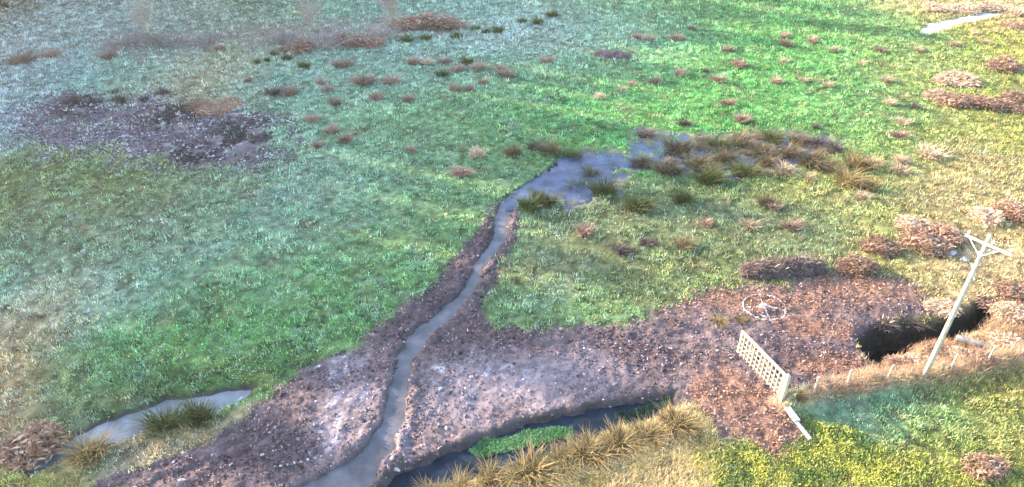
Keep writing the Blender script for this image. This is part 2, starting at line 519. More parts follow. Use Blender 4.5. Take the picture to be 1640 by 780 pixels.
def blade_arrays(p, length, width, az, lean, col, tipcol=None, droop=0.0):
    """one tapering blade (a bent strip of two faces given as 3 tris) per row"""
    n = len(p)
    d = np.stack([np.cos(az), np.sin(az), np.zeros(n)], 1)
    sdir = np.stack([-np.sin(az), np.cos(az), np.zeros(n)], 1)
    # turn the flat of the blade about its own axis
    tw = rng.uniform(0, math.pi, n)
    wv = sdir * np.cos(tw)[:, None] + d * np.sin(tw)[:, None]
    up = np.array([0, 0, 1.0])
    mid = p + (d * np.sin(lean)[:, None] + up * np.cos(lean)[:, None]) * (length * .55)[:, None]
    l2 = np.clip(lean + droop + .25, 0, 2.2)
    tip = mid + (d * np.sin(l2)[:, None] + up * np.cos(l2)[:, None]) * (length * .45)[:, None]
    hw = (width / 2)[:, None]
    v = np.stack([p - wv * hw, p + wv * hw, mid - wv * hw * .8, mid + wv * hw * .8, tip], 1).reshape(-1, 3)
    b = np.arange(n)[:, None] * 5
    f = np.concatenate([b + [0, 1, 3], b + [0, 3, 2], b + [2, 3, 4]], 0)
    tc = col if tipcol is None else tipcol
    c = np.stack([col * .8, col * .8, col, col, tc], 1).reshape(-1, 3)
    return v, f, c


def tri_blades(p, length, width, az, lean, col):
    """the light kind: one triangle per blade"""
    n = len(p)
    d = np.stack([np.cos(az) * np.sin(lean), np.sin(az) * np.sin(lean), np.cos(lean)], 1)
    tw = rng.uniform(0, math.pi, n)
    wv = np.stack([np.cos(tw), np.sin(tw), np.zeros(n)], 1) * (width / 2)[:, None]
    v = np.stack([p - wv, p + wv, p + d * length[:, None]], 1).reshape(-1, 3)
    f = np.arange(3 * n).reshape(-1, 3)
    c = np.stack([col * .85, col * .85, col * 1.08], 1).reshape(-1, 3)
    return v, f, c


def box_np(c, s, rot=None):
    x, y, z = np.array(s) / 2
    v = np.array([[-x, -y, -z], [x, -y, -z], [x, y, -z], [-x, y, -z], [-x, -y, z], [x, -y, z], [x, y, z], [-x, y, z]], float)
    if rot is not None:
        v = v @ np.array(rot).T
    f = [[3, 2, 1, 0], [4, 5, 6, 7], [0, 1, 5, 4], [1, 2, 6, 5], [2, 3, 7, 6], [3, 0, 4, 7]]
    return v + np.array(c), np.array(f)


class MB:
    def __init__(self):
        self.v, self.f = [], []

    def add(self, v, f):
        n = len(self.v)
        self.v += [tuple(a) for a in v]
        self.f += [tuple(int(i) + n for i in q) for q in f]

    def box(self, c, s, rot=None):
        self.add(*box_np(c, s, rot))

    def bar(self, a, b, wd, th, roll_up=(0, 0, 1)):
        a, b = Vector(a), Vector(b)
        d = (b - a).normalized()
        u = Vector(roll_up)
        s = d.cross(u)
        if s.length < 1e-4:
            s = d.cross(Vector((1, 0, 0)))
        s.normalize()
        u = s.cross(d)
        v = []
        for q in (a, b):
            for i, j in ((-1, -1), (1, -1), (1, 1), (-1, 1)):
                v.append(q + s * i * wd / 2 + u * j * th / 2)
        self.add(v, [(3, 2, 1, 0), (4, 5, 6, 7), (0, 1, 5, 4), (1, 2, 6, 5), (2, 3, 7, 6), (3, 0, 4, 7)])

    def tube(self, pts, rad, n=8):
        pts = [Vector(p) for p in pts]
        if not hasattr(rad, '__len__'):
            rad = [rad] * len(pts)
        rings = []
        for i, p in enumerate(pts):
            d = (pts[min(i + 1, len(pts) - 1)] - pts[max(i - 1, 0)]).normalized()
            s = d.cross(Vector((0, 0, 1)))
            if s.length < .05:
                s = d.cross(Vector((1, 0, 0)))
            s.normalize()
            u = s.cross(d)
            rings.append([p + (s * math.cos(2 * math.pi * k / n) + u * math.sin(2 * math.pi * k / n)) * rad[i] for k in range(n)])
        v = [q for r in rings for q in r]
        f = []
        for i in range(len(pts) - 1):
            for k in range(n):
                f.append((i * n + k, i * n + (k + 1) % n, (i + 1) * n + (k + 1) % n, (i + 1) * n + k))
        f.append(tuple(range(n))[::-1])
        f.append(tuple((len(pts) - 1) * n + k for k in range(n)))
        self.add(v, f)

    def build(self, name, m, parent=None, bevel=0, smooth=False):
        me = bpy.data.meshes.new(name)
        me.from_pydata(self.v, [], self.f)
        me.materials.append(m)
        if smooth:
            for p in me.polygons:
                p.use_smooth = True
        o = link(bpy.data.objects.new(name, me))
        if parent:
            o.parent = parent
        if bevel:
            b = o.modifiers.new('bevel', 'BEVEL')
            b.width = bevel
            b.segments = 2
        return o


def empty(name, loc, rz=0):
    o = link(bpy.data.objects.new(name, None))
    o.location = loc
    o.rotation_euler = (0, 0, rz)
    o.empty_display_size = .3
    return o


# ------------------------------------------------------------------ ground: one sheet out to the horizon
def width_at(y):
    return 23 + .62 * np.clip(y - 16, -12, 80)


rows = [-6000, -1500, -300, -60, -10, 4, 10, 12.5]
y = 14.0
while y < 86:
    rows.append(y)
    y += .085 + .0022 * (y - 14)
rows += [88, 92, 100, 120, 170, 300, 700, 2000, 7000]
rows = np.array(rows)
NU = 560
us = np.concatenate([[-250, -60, -15, -5, -2.2, -1.35, -1.1], np.linspace(-1, 1, NU), [1.1, 1.35, 2.2, 5, 15, 60, 250]])
YY, UU = np.meshgrid(rows, us, indexing='ij')
XX = UU * width_at(YY)
gx, gy = XX.ravel(), YY.ravel()
gf = fields(gx, gy)
gz = height(gx, gy, gf)
gc = ground_col(gx, gy, gf)
nr, nc = YY.shape
ii = (np.arange(nr - 1)[:, None] * nc + np.arange(nc - 1)[None, :]).ravel()
ground = obj_np('ground', np.stack([gx, gy, gz], 1), np.stack([ii, ii + 1, ii + nc + 1, ii + nc], 1), M_GROUND, gc, True)
tag(ground, 'frosty green meadow with bare brown earth, ditches and a winding brook channel', 'ground', kind='structure')


# water: level sheets lying in the hollows of the ground
def sheet(name, key, lim, z, m, pts, label, cat, step=.3):
    lo, hi = pts.min(0) - 1.0, pts.max(0) + 1.0
    xs = np.arange(lo[0], hi[0], step)
    ys = np.arange(lo[1], hi[1], step)
    X, Y = np.meshgrid(xs, ys)
    f = fields(X.ravel(), Y.ravel())[key].reshape(X.shape)
    keep = (f[:-1, :-1] < lim) | (f[1:, 1:] < lim) | (f[1:, :-1] < lim) | (f[:-1, 1:] < lim)
    n = X.shape[1]
    ia = (np.arange(X.shape[0] - 1)[:, None] * n + np.arange(n - 1)[None, :])[keep]
    fa = np.stack([ia, ia + 1, ia + n + 1, ia + n], 1)
    u, inv = np.unique(fa, return_inverse=True)
    v = np.stack([X.ravel(), Y.ravel(), np.full(X.size, z)], 1)[u]
    o = obj_np(name, v, inv.reshape(-1, 4), m)
    return tag(o, label, cat, kind='structure')


sheet('brook', 'brook', .12, -.125, M_BROOK, BROOK_L[3:], 'narrow winding brook of grey muddy water between dark earth banks', 'brook', .14)
sheet('flood_water', 'flood', .9, -.085, M_FLOOD, FLOOD, 'shallow blue-grey flood water standing among brown rush clumps', 'water', .25)
sheet('ditch_water', 'ditch', .1, -.27, M_DITCHW, DITCH, 'dark still water in the ditch under the near bank', 'water', .15)
sheet('ditch_ice', 'lditch', .1, -.19, M_ICE, LDITCH, 'pale frozen strip of ditch water beside the left meadow', 'ice', .15)
sheet('rill_ice', 'rill', .2, -.055, M_RILL, RILL_L, 'white icy rill at the top right of the meadow', 'ice', .25)
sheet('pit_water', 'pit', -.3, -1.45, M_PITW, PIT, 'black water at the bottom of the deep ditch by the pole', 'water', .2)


# ------------------------------------------------------------------ grass (nobody could count it)
def scatter(n, y0=15.5, y1=84, power=1.6):
    """points over the stretch of meadow in front, thinner with distance"""
    t = rng.uniform(0, 1, n)
    yy = y0 + (y1 - y0) * t ** power
    u = rng.uniform(-1, 1, n)
    ww = np.minimum(width_at(yy), 3.5 + .735 * np.hypot(yy, CAM_H))
    xx = u * ww
    return xx, yy


def dens(x, y, f):
    d = np.ones(x.shape)
    d *= ss(-.75, .35, f['bare']) ** 1.8
    d *= 1 - .80 * ss(.3, -.6, f['burnt'])
    d *= 1 - ss(.5, -.35, f['flood']) * (.70 + .28 * ss(-.1, .3, fbm(x, y, .9, 84, 3)))
    d *= ss(-.15, .05, f['ditch']) * ss(-.05, .1, f['lditch']) * ss(-.2, .15, f['pit']) * ss(-.1, .1, f['brook']) * ss(-.3, .1, f['rill'])
    d *= 1 - .55 * ss(1.2, -1.0, f['scrub'])
    d *= .40 + .60 * ss(-.5, .15, fbm(x, y, .8, 81, 3))
    d *= .25 + .75 * ss(-.40, .10, fbm(x, y, .34, 82, 2))
    return d


VERGE = PL([(1120, 800), (1130, 735), (1175, 712), (1240, 748), (1312, 706), (1280, 668), (1420, 720), (1640, 790), (1640, 830), (1100, 830)])
STRAWB = PL([(620, 800), (700, 775), (800, 752), (900, 722), (1000, 690), (1090, 652), (1112, 665), (1150, 705), (1130, 735), (1120, 800)])
BANK = PL([(1262, 650), (1302, 632), (1360, 620), (1420, 590), (1412, 578), (1480, 543), (1560, 536), (1612, 496), (1660, 470), (1760, 440), (1900, 500), (1700, 570), (1560, 598), (1420, 622), (1330, 640)])

TN = 270000
tx, ty = scatter(TN)
tf = fields(tx, ty)
k = rng.uniform(0, 1, TN) < dens(tx, ty, tf)
k &= ~((sdf(tx, ty, STRAWB) < 0) | (sdf(tx, ty, BANK) < 0))
tx, ty = tx[k], ty[k]
tf = {a: b[k] for a, b in tf.items()}
tz = height(tx, ty, tf) - .02
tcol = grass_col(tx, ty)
NB = 6
n = len(tx) * NB
rep = np.repeat(np.arange(len(tx)), NB)
far = np.clip((ty - 18) / 60, 0, 1)
cl = fbm(tx, ty, .55, 83, 3)
sz = (.145 + .10 * far) * rng.uniform(.6, 1.5, len(tx)) * np.clip(1 + .95 * cl, .25, 2) * (1 - .65 * np.exp(-(tf['track'] / .28) ** 2)) * (1 + .45 * fbm(tx, ty, 4.5, 119, 3))
tk = .75 * np.exp(-(tf['track'] / .3) ** 2)[:, None]
tcol = tcol * (1 - tk) + np.array([.13, .115, .06]) * tk
tcol = tcol * np.clip(1 + .55 * fbm(tx, ty, .42, 85, 3) + .25 * cl, .35, 1.9)[:, None]
p = np.stack([tx[rep] + rng.normal(0, .42, n) * sz[rep], ty[rep] + rng.normal(0, .42, n) * sz[rep], tz[rep]], 1)
hoar = (rng.uniform(0, 1, len(tx)) < .22 * ss(16, 0, tx) + .03)[:, None] * rng.uniform(.3, .75, (len(tx), 1))
tcol = tcol * np.exp(rng.normal(-.10, .55, (len(tx), 1))) * (1 + rng.normal(0, .08, (len(tx), 3)))
tcol = tcol * (1 - hoar) + np.array([.40, .54, .48]) * hoar
dead = (rng.uniform(0, 1, len(tx)) < .10 + .22 * ss(6, 24, tx) * ss(75, 45, ty))[:, None] * rng.uniform(.3, .8, (len(tx), 1))
tcol = tcol * (1 - dead) + np.array([.42, .31, .19]) * dead
bc = tcol[rep] * rng.uniform(.85, 1.15, (n, 1))
v, fc, c = tri_blades(p, sz[rep] * rng.uniform(.5, 1.1, n), (.036 + .034 * far[rep]) * rng.uniform(.7, 1.4, n), rng.uniform(0, 6.283, n), rng.uniform(.1, 1.05, n), np.clip(bc, .01, .85))
tag(obj_np('meadow_grass', v, fc, M_BLADE, c), 'short frosted green and yellowing grass covering the whole meadow', 'grass', kind='stuff')


def stuff_in(poly, n, name, label, cat, c0, c1, length, width, lean=(.2, 1.2), m=M_BLADE, nb=9, spread=.5, margin=.2, lift=-.02):
    lo, hi = poly.min(0), poly.max(0)
    xx = rng.uniform(max(lo[0], -45), min(hi[0], 45), n)
    yy = rng.uniform(max(lo[1], 14), hi[1], n)
    s = sdf(xx, yy, poly) + .35 * fbm(xx, yy, 1.0, 87)
    f = fields(xx, yy)
    kk = (s < margin) & (f['pit'] > -.25) & (f['ditch'] > -.2) & (f['bare'] > -.25)
    xx, yy = xx[kk], yy[kk]
    zz = height(xx, yy) + lift
    q = len(xx)
    rp = np.repeat(np.arange(q), nb)
    nn = q * nb
    szz = rng.uniform(.6, 1.5, q) * (1 + .5 * fbm(xx, yy, 1.1, 89, 3))
    pp = np.stack([xx[rp] + rng.normal(0, spread * .3, nn), yy[rp] + rng.normal(0, spread * .3, nn), zz[rp]], 1)
    mixv = np.clip(.5 + .6 * fbm(xx, yy, 1.6, 91) + rng.normal(0, .22, q), 0, 1)[rp][:, None]
    cc = np.array(c0) * (1 - mixv) + np.array(c1) * mixv
    cc = cc * rng.uniform(.75, 1.25, (nn, 1))
    v, fc, c = tri_blades(pp, length * szz[rp] * rng.uniform(.6, 1.3, nn), np.full(nn, width) * rng.uniform(.7, 1.4, nn), rng.uniform(0, 6.283, nn), rng.uniform(lean[0], lean[1], nn), np.clip(cc, .01, .85))
    return tag(obj_np(name, v, fc, m, c), label, cat, kind='stuff')


stuff_in(STRAWB, 9000, 'straw_grass', 'bleached straw-coloured grass on the near bank below the ditch', 'grass', (.74, .58, .36), (.30, .27, .09), .22, .024, spread=.35)
stuff_in(BANK, 16000, 'dead_grass', 'orange-tan dead grass on the bank along the fence and black ditch', 'grass', (.50, .36, .22), (.32, .19, .13), .30, .024, spread=.4)

SEDGE = PL([(1050, 228), (1130, 218), (1210, 214), (1330, 218), (1350, 240), (1300, 268), (1210, 284), (1120, 282), (1040, 266), (1100, 250)])
lo, hi = SEDGE.min(0), SEDGE.max(0)
q = 5200
xx, yy = rng.uniform(lo[0], hi[0], q), rng.uniform(lo[1], hi[1], q)
kk = (sdf(xx, yy, SEDGE) + .9 * fbm(xx, yy, 1.2, 111) < 0) & (fbm(xx, yy, 1.5, 113, 3) > .22)
xx, yy = xx[kk], yy[kk]
rp = np.repeat(np.arange(len(xx)), 12)
nn = len(rp)
zz = height(xx, yy)
m_ = np.clip(.5 + .6 * fbm(xx, yy, .9, 115) + rng.normal(0, .25, len(xx)), 0, 1)[rp][:, None]
cc = (np.array((.12, .095, .06)) * (1 - m_) + np.array((.33, .26, .19)) * m_) * rng.uniform(.7, 1.3, (nn, 1))
v, fc, c = tri_blades(np.stack([xx[rp] + rng.normal(0, .13, nn), yy[rp] + rng.normal(0, .13, nn), zz[rp]], 1), rng.uniform(.15, .42, nn), rng.uniform(.02, .045, nn), rng.uniform(0, 6.283, nn), rng.uniform(.1, 1.2, nn), cc)
tag(obj_np('sedge', v, fc, M_BLADE, c), 'low brown sedge growing in the flood between the rush clumps', 'sedge', kind='stuff')

# leafy cover on the verge, bottom right
lo, hi = VERGE.min(0), VERGE.max(0)
q = 6500
xx, yy = rng.uniform(lo[0], 26, q), rng.uniform(15, hi[1], q)
kk = (sdf(xx, yy, VERGE) + .8 * fbm(xx, yy, 1.4, 95) < .2) & (fbm(xx, yy, .9, 96, 3) > -.45)
xx, yy = xx[kk], yy[kk]
zz = height(xx, yy)
q = len(xx)
nb = 14
rp = np.repeat(np.arange(q), nb)
nn = q * nb
hh = (.02 + .10 * np.clip(.4 + fbm(xx, yy, .6, 97, 3), 0, 1))
pp = np.stack([xx[rp] + rng.normal(0, .16, nn), yy[rp] + rng.normal(0, .16, nn), zz[rp] + hh[rp] * rng.uniform(.2, 1.1, nn)], 1)
mixv = np.clip(.45 + .7 * 1.3 * fbm(xx, yy, .6, 98, 3) + rng.normal(0, .35, q), 0, 1)[rp][:, None]
cc = (np.array((.05, .11, .04)) * (1 - mixv) + np.array((.50, .47, .09)) * mixv) * rng.uniform(.75, 1.25, (nn, 1))
v, fc, c = tri_blades(pp, rng.uniform(.07, .17, nn), rng.uniform(.03, .06, nn), rng.uniform(0, 6.283, nn), rng.uniform(.2, 1.6, nn), np.clip(cc, .01, .8))
tag(obj_np('rough_herbage', v, fc, M_LEAF, c), 'yellow-green rough herbage on the verge at the bottom right', 'herbage', kind='stuff')


# ------------------------------------------------------------------ clods, litter and weed
OCT = np.array([[1, 0, 0], [-1, 0, 0], [0, 1, 0], [0, -1, 0], [0, 0, 1], [0, 0, -1]], float)
OCTF = np.array([[0, 2, 4], [2, 1, 4], [1, 3, 4], [3, 0, 4], [2, 0, 5], [1, 2, 5], [3, 1, 5], [0, 3, 5]])


def lumps(x, y, z, s, col):
    n = len(x)
    o = OCT[None] * rng.uniform(.55, 1.25, (n, 6, 1)) * np.stack([s, s * rng.uniform(.6, 1.2, n), s * rng.uniform(.4, .8, n)], 1)[:, None]
    a = rng.uniform(0, 6.283, n)
    ca, sa = np.cos(a)[:, None], np.sin(a)[:, None]
    vx = o[..., 0] * ca - o[..., 1] * sa
    vy = o[..., 0] * sa + o[..., 1] * ca
    v = np.stack([vx + x[:, None], vy + y[:, None], o[..., 2] + z[:, None]], 2).reshape(-1, 3)
    f = (OCTF[None] + np.arange(n)[:, None, None] * 6).reshape(-1, 3)
    return v, f, np.repeat(col, 6, 0)


q = 200000
xx, yy = rng.uniform(-21, 26, q), rng.uniform(16, 50, q)
f = fields(xx, yy)
d = ss(.15, -.2, f['bare']) * ss(-.02, .08, f['brook']) * ss(-.35, .1, f['ditch']) * ss(-.4, .1, f['pit'])
d *= .25 + .75 * np.maximum(zone(xx, yy, PEAT), ss(1.6, .1, f['brook']))
d *= 1 - .6 * zone(xx, yy, LITTER)
kk = rng.uniform(0, 1, q) < d * .62 * (.15 + .85 * ss(-.35, .25, fbm(xx, yy, .8, 117, 3)))
xx, yy = xx[kk], yy[kk]
f = {a: b[kk] for a, b in f.items()}
cc = bare_col(xx, yy) * np.exp(rng.normal(-.1, .5, (len(xx), 1)))
rim = (rng.uniform(0, 1, len(xx)) < .025)[:, None]
cc = np.where(rim, np.array([.30, .26, .27]) * rng.uniform(.6, 1.2, (len(xx), 1)), cc)
s = rng.uniform(.025, .085, len(xx)) * (1 + .8 * (rng.uniform(0, 1, len(xx)) > .92))
v, fc, c = lumps(xx, yy, height(xx, yy, f) + s * .15, s, np.clip(cc, .01, .8))
tag(obj_np('soil_clods', v, fc, M_CLOD, c), 'dark crumbly clods of turned earth along the brook banks', 'soil', kind='stuff')

# charred, rimed stubble of the dark patch in the meadow
q = 34000
lo, hi = BURNT.min(0) - 2, BURNT.max(0) + 2
xx, yy = rng.uniform(lo[0], hi[0], q), rng.uniform(lo[1], hi[1], q)
f = fields(xx, yy)
kk = (f['burnt'] + 2.2 * rng.uniform(-1, 1, q) < .2) & (fbm(xx, yy, 1.0, 99, 3) > -.25)
xx, yy = xx[kk], yy[kk]
dk = zone(xx, yy, [(390, 215, 60, 40), (280, 185, 50, 22), (130, 170, 50, 20), (300, 250, 60, 20)])[:, None]
cc = np.array([.115, .085, .095]) * (1 - .68 * dk) * rng.uniform(.35, 1.7, (len(xx), 1))
rim = (rng.uniform(0, 1, len(xx)) < np.clip(.14 + .5 * fbm(xx, yy, 1.8, 101), 0, 1) * (1 - .7 * dk[:, 0]))[:, None]
cc = np.where(rim, np.array([.34, .31, .32]) * rng.uniform(.6, 1.2, (len(xx), 1)), cc)
s = rng.uniform(.04, .14, len(xx)) + .06 * dk[:, 0] * rng.uniform(0, 1, len(xx))
v, fc, c = lumps(xx, yy, height(xx, yy) + s * .3, s, cc)
tag(obj_np('charred_stubble', v, fc, M_CLOD, c), 'dark purplish trampled ground with rime at the upper left', 'stubble', kind='stuff')

# leaf litter over the bare earth, rustiest on the track
q = 330000
xx, yy = rng.uniform(-21, 25, q), rng.uniform(16, 46, q)
f = fields(xx, yy)
lz = zone(xx, yy, LITTER)
d = ss(.3, -.1, f['bare']) * (.30 + .70 * lz) * ss(-.35, .1, f['pit']) * ss(-.1, .1, f['ditch']) * ss(-.02, .1, f['brook']) * (1 - .6 * zone(xx, yy, SILT))
kk = rng.uniform(0, 1, q) < d * (.35 + .65 * ss(-.3, .3, fbm(xx, yy, .6, 103, 3)))
xx, yy, lz = xx[kk], yy[kk], lz[kk][:, None]
nn = len(xx)
cc = (np.array([.17, .115, .115]) * (1 - lz) + np.array([.29, .155, .10]) * lz) * np.exp(rng.normal(-.2, .55, (nn, 1)))
cc = np.where((rng.uniform(0, 1, nn) < .04)[:, None], np.array([.36, .27, .25]) * rng.uniform(.7, 1.3, (nn, 1)), cc)
v, fc, c = tri_blades(np.stack([xx, yy, height(xx, yy) + .012], 1), rng.uniform(.06, .16, nn), rng.uniform(.05, .11, nn), rng.uniform(0, 6.283, nn), rng.uniform(.6, 1.65, nn), np.clip(cc, .01, .7))
tag(obj_np('leaf_litter', v, fc, M_LEAF, c), 'rusty and purplish brown leaf litter strewn over the bare earth', 'leaf litter', kind='stuff')

# bright weed floating in the ditch
WEED = PL([(742, 716), (790, 694), (850, 684), (915, 678), (918, 690), (880, 702), (820, 718), (770, 727)])
WEED2 = PL([(985, 660), (1030, 644), (1075, 632), (1078, 642), (1040, 656), (1000, 668)])
for poly, nm, lab, c0, c1, q in ((WEED, 'pondweed', 'bright green weed floating on the dark ditch water', (.05, .15, .06), (.17, .33, .15), 6000),
                                 (WEED2, 'water_moss', 'dull blue-green moss at the gateway end of the dark ditch', (.02, .05, .04), (.06, .12, .08), 1800)):
    lo, hi = poly.min(0), poly.max(0)
    xx, yy = rng.uniform(lo[0], hi[0], q * 3), rng.uniform(lo[1], hi[1], q * 3)
    kk = sdf(xx, yy, poly) + .25 * fbm(xx, yy, .6, 107) < 0
    xx, yy = xx[kk][:q], yy[kk][:q]
    nn = len(xx)
    mixv = np.clip(.5 + .8 * fbm(xx, yy, .6, 109), 0, 1)[:, None]
    cc = np.array(c0) * (1 - mixv) + np.array(c1) * mixv
    zz = np.maximum(height(xx, yy), -.27) + .015
    v, fc, c = tri_blades(np.stack([xx, yy, zz], 1), rng.uniform(.05, .14, nn), rng.uniform(.03, .07, nn), rng.uniform(0, 6.283, nn), rng.uniform(.5, 1.5, nn), cc * rng.uniform(.7, 1.3, (nn, 1)))
    tag(obj_np(nm, v, fc, M_BLADE, c), lab, 'weed', kind='stuff')


# ------------------------------------------------------------------ tussocks, rushes and bracken: each clump a thing
def proto_spiky(n, lean, c0, c1, ctip, wid, hgt=.62, droop=.35, spread=.27):
    az = rng.uniform(0, 6.283, n)
    r = spread * np.sqrt(rng.uniform(0, 1, n))
    a2 = rng.uniform(0, 6.283, n)
    p = np.stack([r * np.cos(a2), r * np.sin(a2), np.full(n, -.03)], 1)
    az = np.where(rng.uniform(0, 1, n) < .75, a2 + rng.normal(0, .5, n), az)
    ln = hgt * rng.uniform(.55, 1.15, n)
    m_ = rng.uniform(0, 1, (n, 1))
    col = np.array(c0) * (1 - m_) + np.array(c1) * m_
    tip = col * .5 + np.array(ctip) * .5
    az = az + .5 * np.sin(2 * a2 + rng.uniform(0, 6))
    ln = ln * (1 + .35 * np.sin(3 * a2 + rng.uniform(0, 6)))
    le = lean[0] + (lean[1] - lean[0]) * np.clip(r / spread * .8 + rng.normal(0, .15, n), 0, 1)
    return blade_arrays(p, ln, wid * rng.uniform(.7, 1.3, n), az, le, col, tip, droop)


def proto_bracken(n, c0, c1, c2):
    """a mound of broken fronds"""
    a = rng.uniform(0, 6.283, n)
    r = .46 * np.sqrt(rng.uniform(0, 1, n)) * (1 + rng.uniform(.05, .14) * np.sin(rng.integers(2, 5) * a + rng.uniform(0, 6)) + rng.normal(0, .07, n))
    zz = .42 * np.sqrt(np.clip(1 - (r / .52) ** 2, .02, 1)) * rng.uniform(.1, 1.05, n) * (1 + .3 * np.sin(9 * r * np.cos(a) + rng.uniform(0, 6)))
    p = np.stack([r * np.cos(a), r * np.sin(a), zz], 1)
    m_ = rng.uniform(0, 1, (n, 1))
    col = np.array(c0) * (1 - m_) + np.array(c1) * m_
    col = np.where(rng.uniform(0, 1, (n, 1)) < .12, np.array(c2), col)
    return blade_arrays(p, rng.uniform(.06, .20, n), rng.uniform(.03, .075, n), a + rng.normal(0, 1.5, n), rng.uniform(.3, 1.9, n), col, col * 1.1, .5)


PROTO = {}
for kind, gens in {
    'rush': [lambda: proto_spiky(340, (.0, .80), (.040, .055, .018), (.10, .11, .038), (.20, .16, .07), .022)],
    'brownrush': [lambda: proto_spiky(340, (.0, .85), (.065, .052, .030), (.17, .13, .075), (.34, .26, .15), .024)],
    'tuft': [lambda: proto_spiky(190, (.05, .85), (.17, .105, .08), (.33, .22, .17), (.46, .34, .27), .045, .62)],
    'scrub': [lambda: proto_spiky(120, (.05, 1.1), (.16, .12, .115), (.30, .24, .22), (.36, .30, .28), .022, .62, .2, .34)],
    'straw': [lambda: proto_spiky(190, (.05, .9), (.30, .21, .13), (.46, .36, .25), (.56, .45, .33), .042, .52)],
    'dark': [lambda: proto_spiky(190, (.05, .95), (.045, .035, .035), (.11, .085, .08), (.20, .16, .14), .040, .55)],
    'bracken': [lambda: proto_bracken(760, (.17, .095, .065), (.32, .19, .13), (.46, .34, .24))],
    'pale_bracken': [lambda: proto_bracken(760, (.38, .26, .17), (.55, .42, .30), (.28, .16, .11))],
    'olive': [lambda: proto_spiky(380, (.0, .9), (.10, .075, .03), (.27, .19, .085), (.50, .36, .20), .022)],
}.items():
    PROTO[kind] = []
    for r_ in range(5):
        v, fc, c = gens[0]()
        PROTO[kind].append(mesh_np(kind + '_clump', v, fc, M_DEAD, np.clip(c, .01, .8)))

ORD = ['leftmost', 'second from left', 'third from left', 'fourth from left', 'fifth from left', 'sixth from left', 'seventh from left', 'eighth from left', 'ninth from left', 'tenth from left']
NUM = {2: 'two', 3: 'three', 4: 'four', 5: 'five', 6: 'six', 7: 'seven', 8: 'eight', 9: 'nine', 10: 'ten'}


def clump(name, kind, px, py, wpx, label, cat, group=None, tall=1.0):
    q = P(px, py + wpx * .16)
    s = wpx * mpp(px, py) * 1.2
    o = link(bpy.data.objects.new(name, PROTO[kind][random.randrange(5)]))
    o.location = (q[0], q[1], H1(q[0], q[1]) - .02)
    hz = min(s * 1.25, .45 + .45 * s) * tall
    o.scale = (s * random.uniform(.92, 1.08), s * random.uniform(.72, .95), hz * random.uniform(.9, 1.1))
    o.rotation_euler = (random.uniform(-.06, .06), random.uniform(-.06, .06), random.choice([0, math.pi]) + random.uniform(-.35, .35))
    return tag(o, label, cat, group)


def row(name, kind, cat, desc, group, pts, tall=1.0):
    """clumps of one spot in the meadow; desc tells where; told apart by their order there"""
    pts = sorted(pts)
    xs = [p[0] for p in pts]
    for i, pt in enumerate(pts):
        lab = '%s of %s %s' % (ORD[i], NUM[len(pts)], desc)
        clump(name, pt[3] if len(pt) > 3 else kind, pt[0], pt[1], pt[2], lab, cat, group, tall)


row('grass_tuft', 'tuft', 'tuft', 'brown tufts in the whitish grass, top left', 'tufts in the whitish grass', [(37, 92, 42), (83, 85, 30), (175, 88, 26), (353, 77, 18)])
row('grass_tuft', 'dark', 'tuft', 'dark tufts along the far edge of the charred patch', 'tufts along the charred patch', [(120, 160, 24), (185, 147, 16), (192, 160, 26), (232, 158, 18), (262, 147, 22), (290, 172, 24)])
row('rush_clump', 'rush', 'rushes', 'small dark rush clumps below the bare scrub trees', 'rushes below the scrub', [(412, 99, 14), (428, 97, 12), (440, 86, 16), (460, 92, 20), (487, 104, 22)])
row('grass_tuft', 'tuft', 'tuft', 'reddish tufts right of the flare-tinted patch', 'tufts right of the flare-tinted patch', [(398, 127, 14), (440, 145, 34, 'dark'), (467, 146, 28), (515, 132, 20), (524, 143, 20), (538, 163, 20)])  # that patch is the orange flare spot coloured into the grass
row('grass_tuft', 'tuft', 'tuft', 'pinkish tufts on teal grass below the bare trees', 'pinkish tufts on teal grass', [(548, 101, 32), (583, 128, 36), (604, 155, 22), (628, 128, 32), (654, 158, 20)])
row('grass_tuft', 'tuft', 'tuft', 'brown tufts just right of the charred patch', 'tufts right of the charred patch', [(500, 191, 22), (510, 231, 20), (530, 207, 24), (555, 222, 22), (658, 240, 16)])
row('grass_tuft', 'tuft', 'tuft', 'clustered tufts on frosty turf, top centre', 'clustered tufts at top centre', [(663, 98, 22), (685, 98, 22, 'straw'), (708, 117, 24, 'rush'), (712, 97, 20), (733, 110, 20), (748, 98, 24, 'rush'), (765, 107, 24), (802, 109, 18), (809, 118, 24)])
row('grass_tuft', 'tuft', 'tuft', 'small tufts below the cluster at top centre', 'tufts below the cluster', [(730, 140, 20), (752, 140, 16), (775, 130, 16)])
row('rush_clump', 'rush', 'rushes', 'dark rush clumps beside the whitest frosty strip', 'rushes beside the frosty strip', [(652, 63, 20), (683, 60, 22), (731, 57, 22), (762, 45, 16), (779, 50, 16), (798, 48, 22), (836, 34, 16), (862, 34, 18), (885, 22, 20)])
row('grass_tuft', 'straw', 'tuft', 'straw tufts on vivid green below the dark earth mound', 'straw tufts below the earth mound', [(875, 97, 20, 'tuft'), (960, 153, 22), (998, 143, 16), (1012, 133, 18), (1048, 130, 20, 'tuft'), (1092, 115, 24), (1130, 113, 14, 'dark')])
row('grass_tuft', 'tuft', 'tuft', 'brown tufts right of the dark earth mound', 'tufts right of the earth mound', [(1020, 58, 18), (1038, 62, 20), (1083, 60, 20), (1108, 45, 14), (1150, 127, 22), (1165, 79, 18), (1182, 102, 24)])
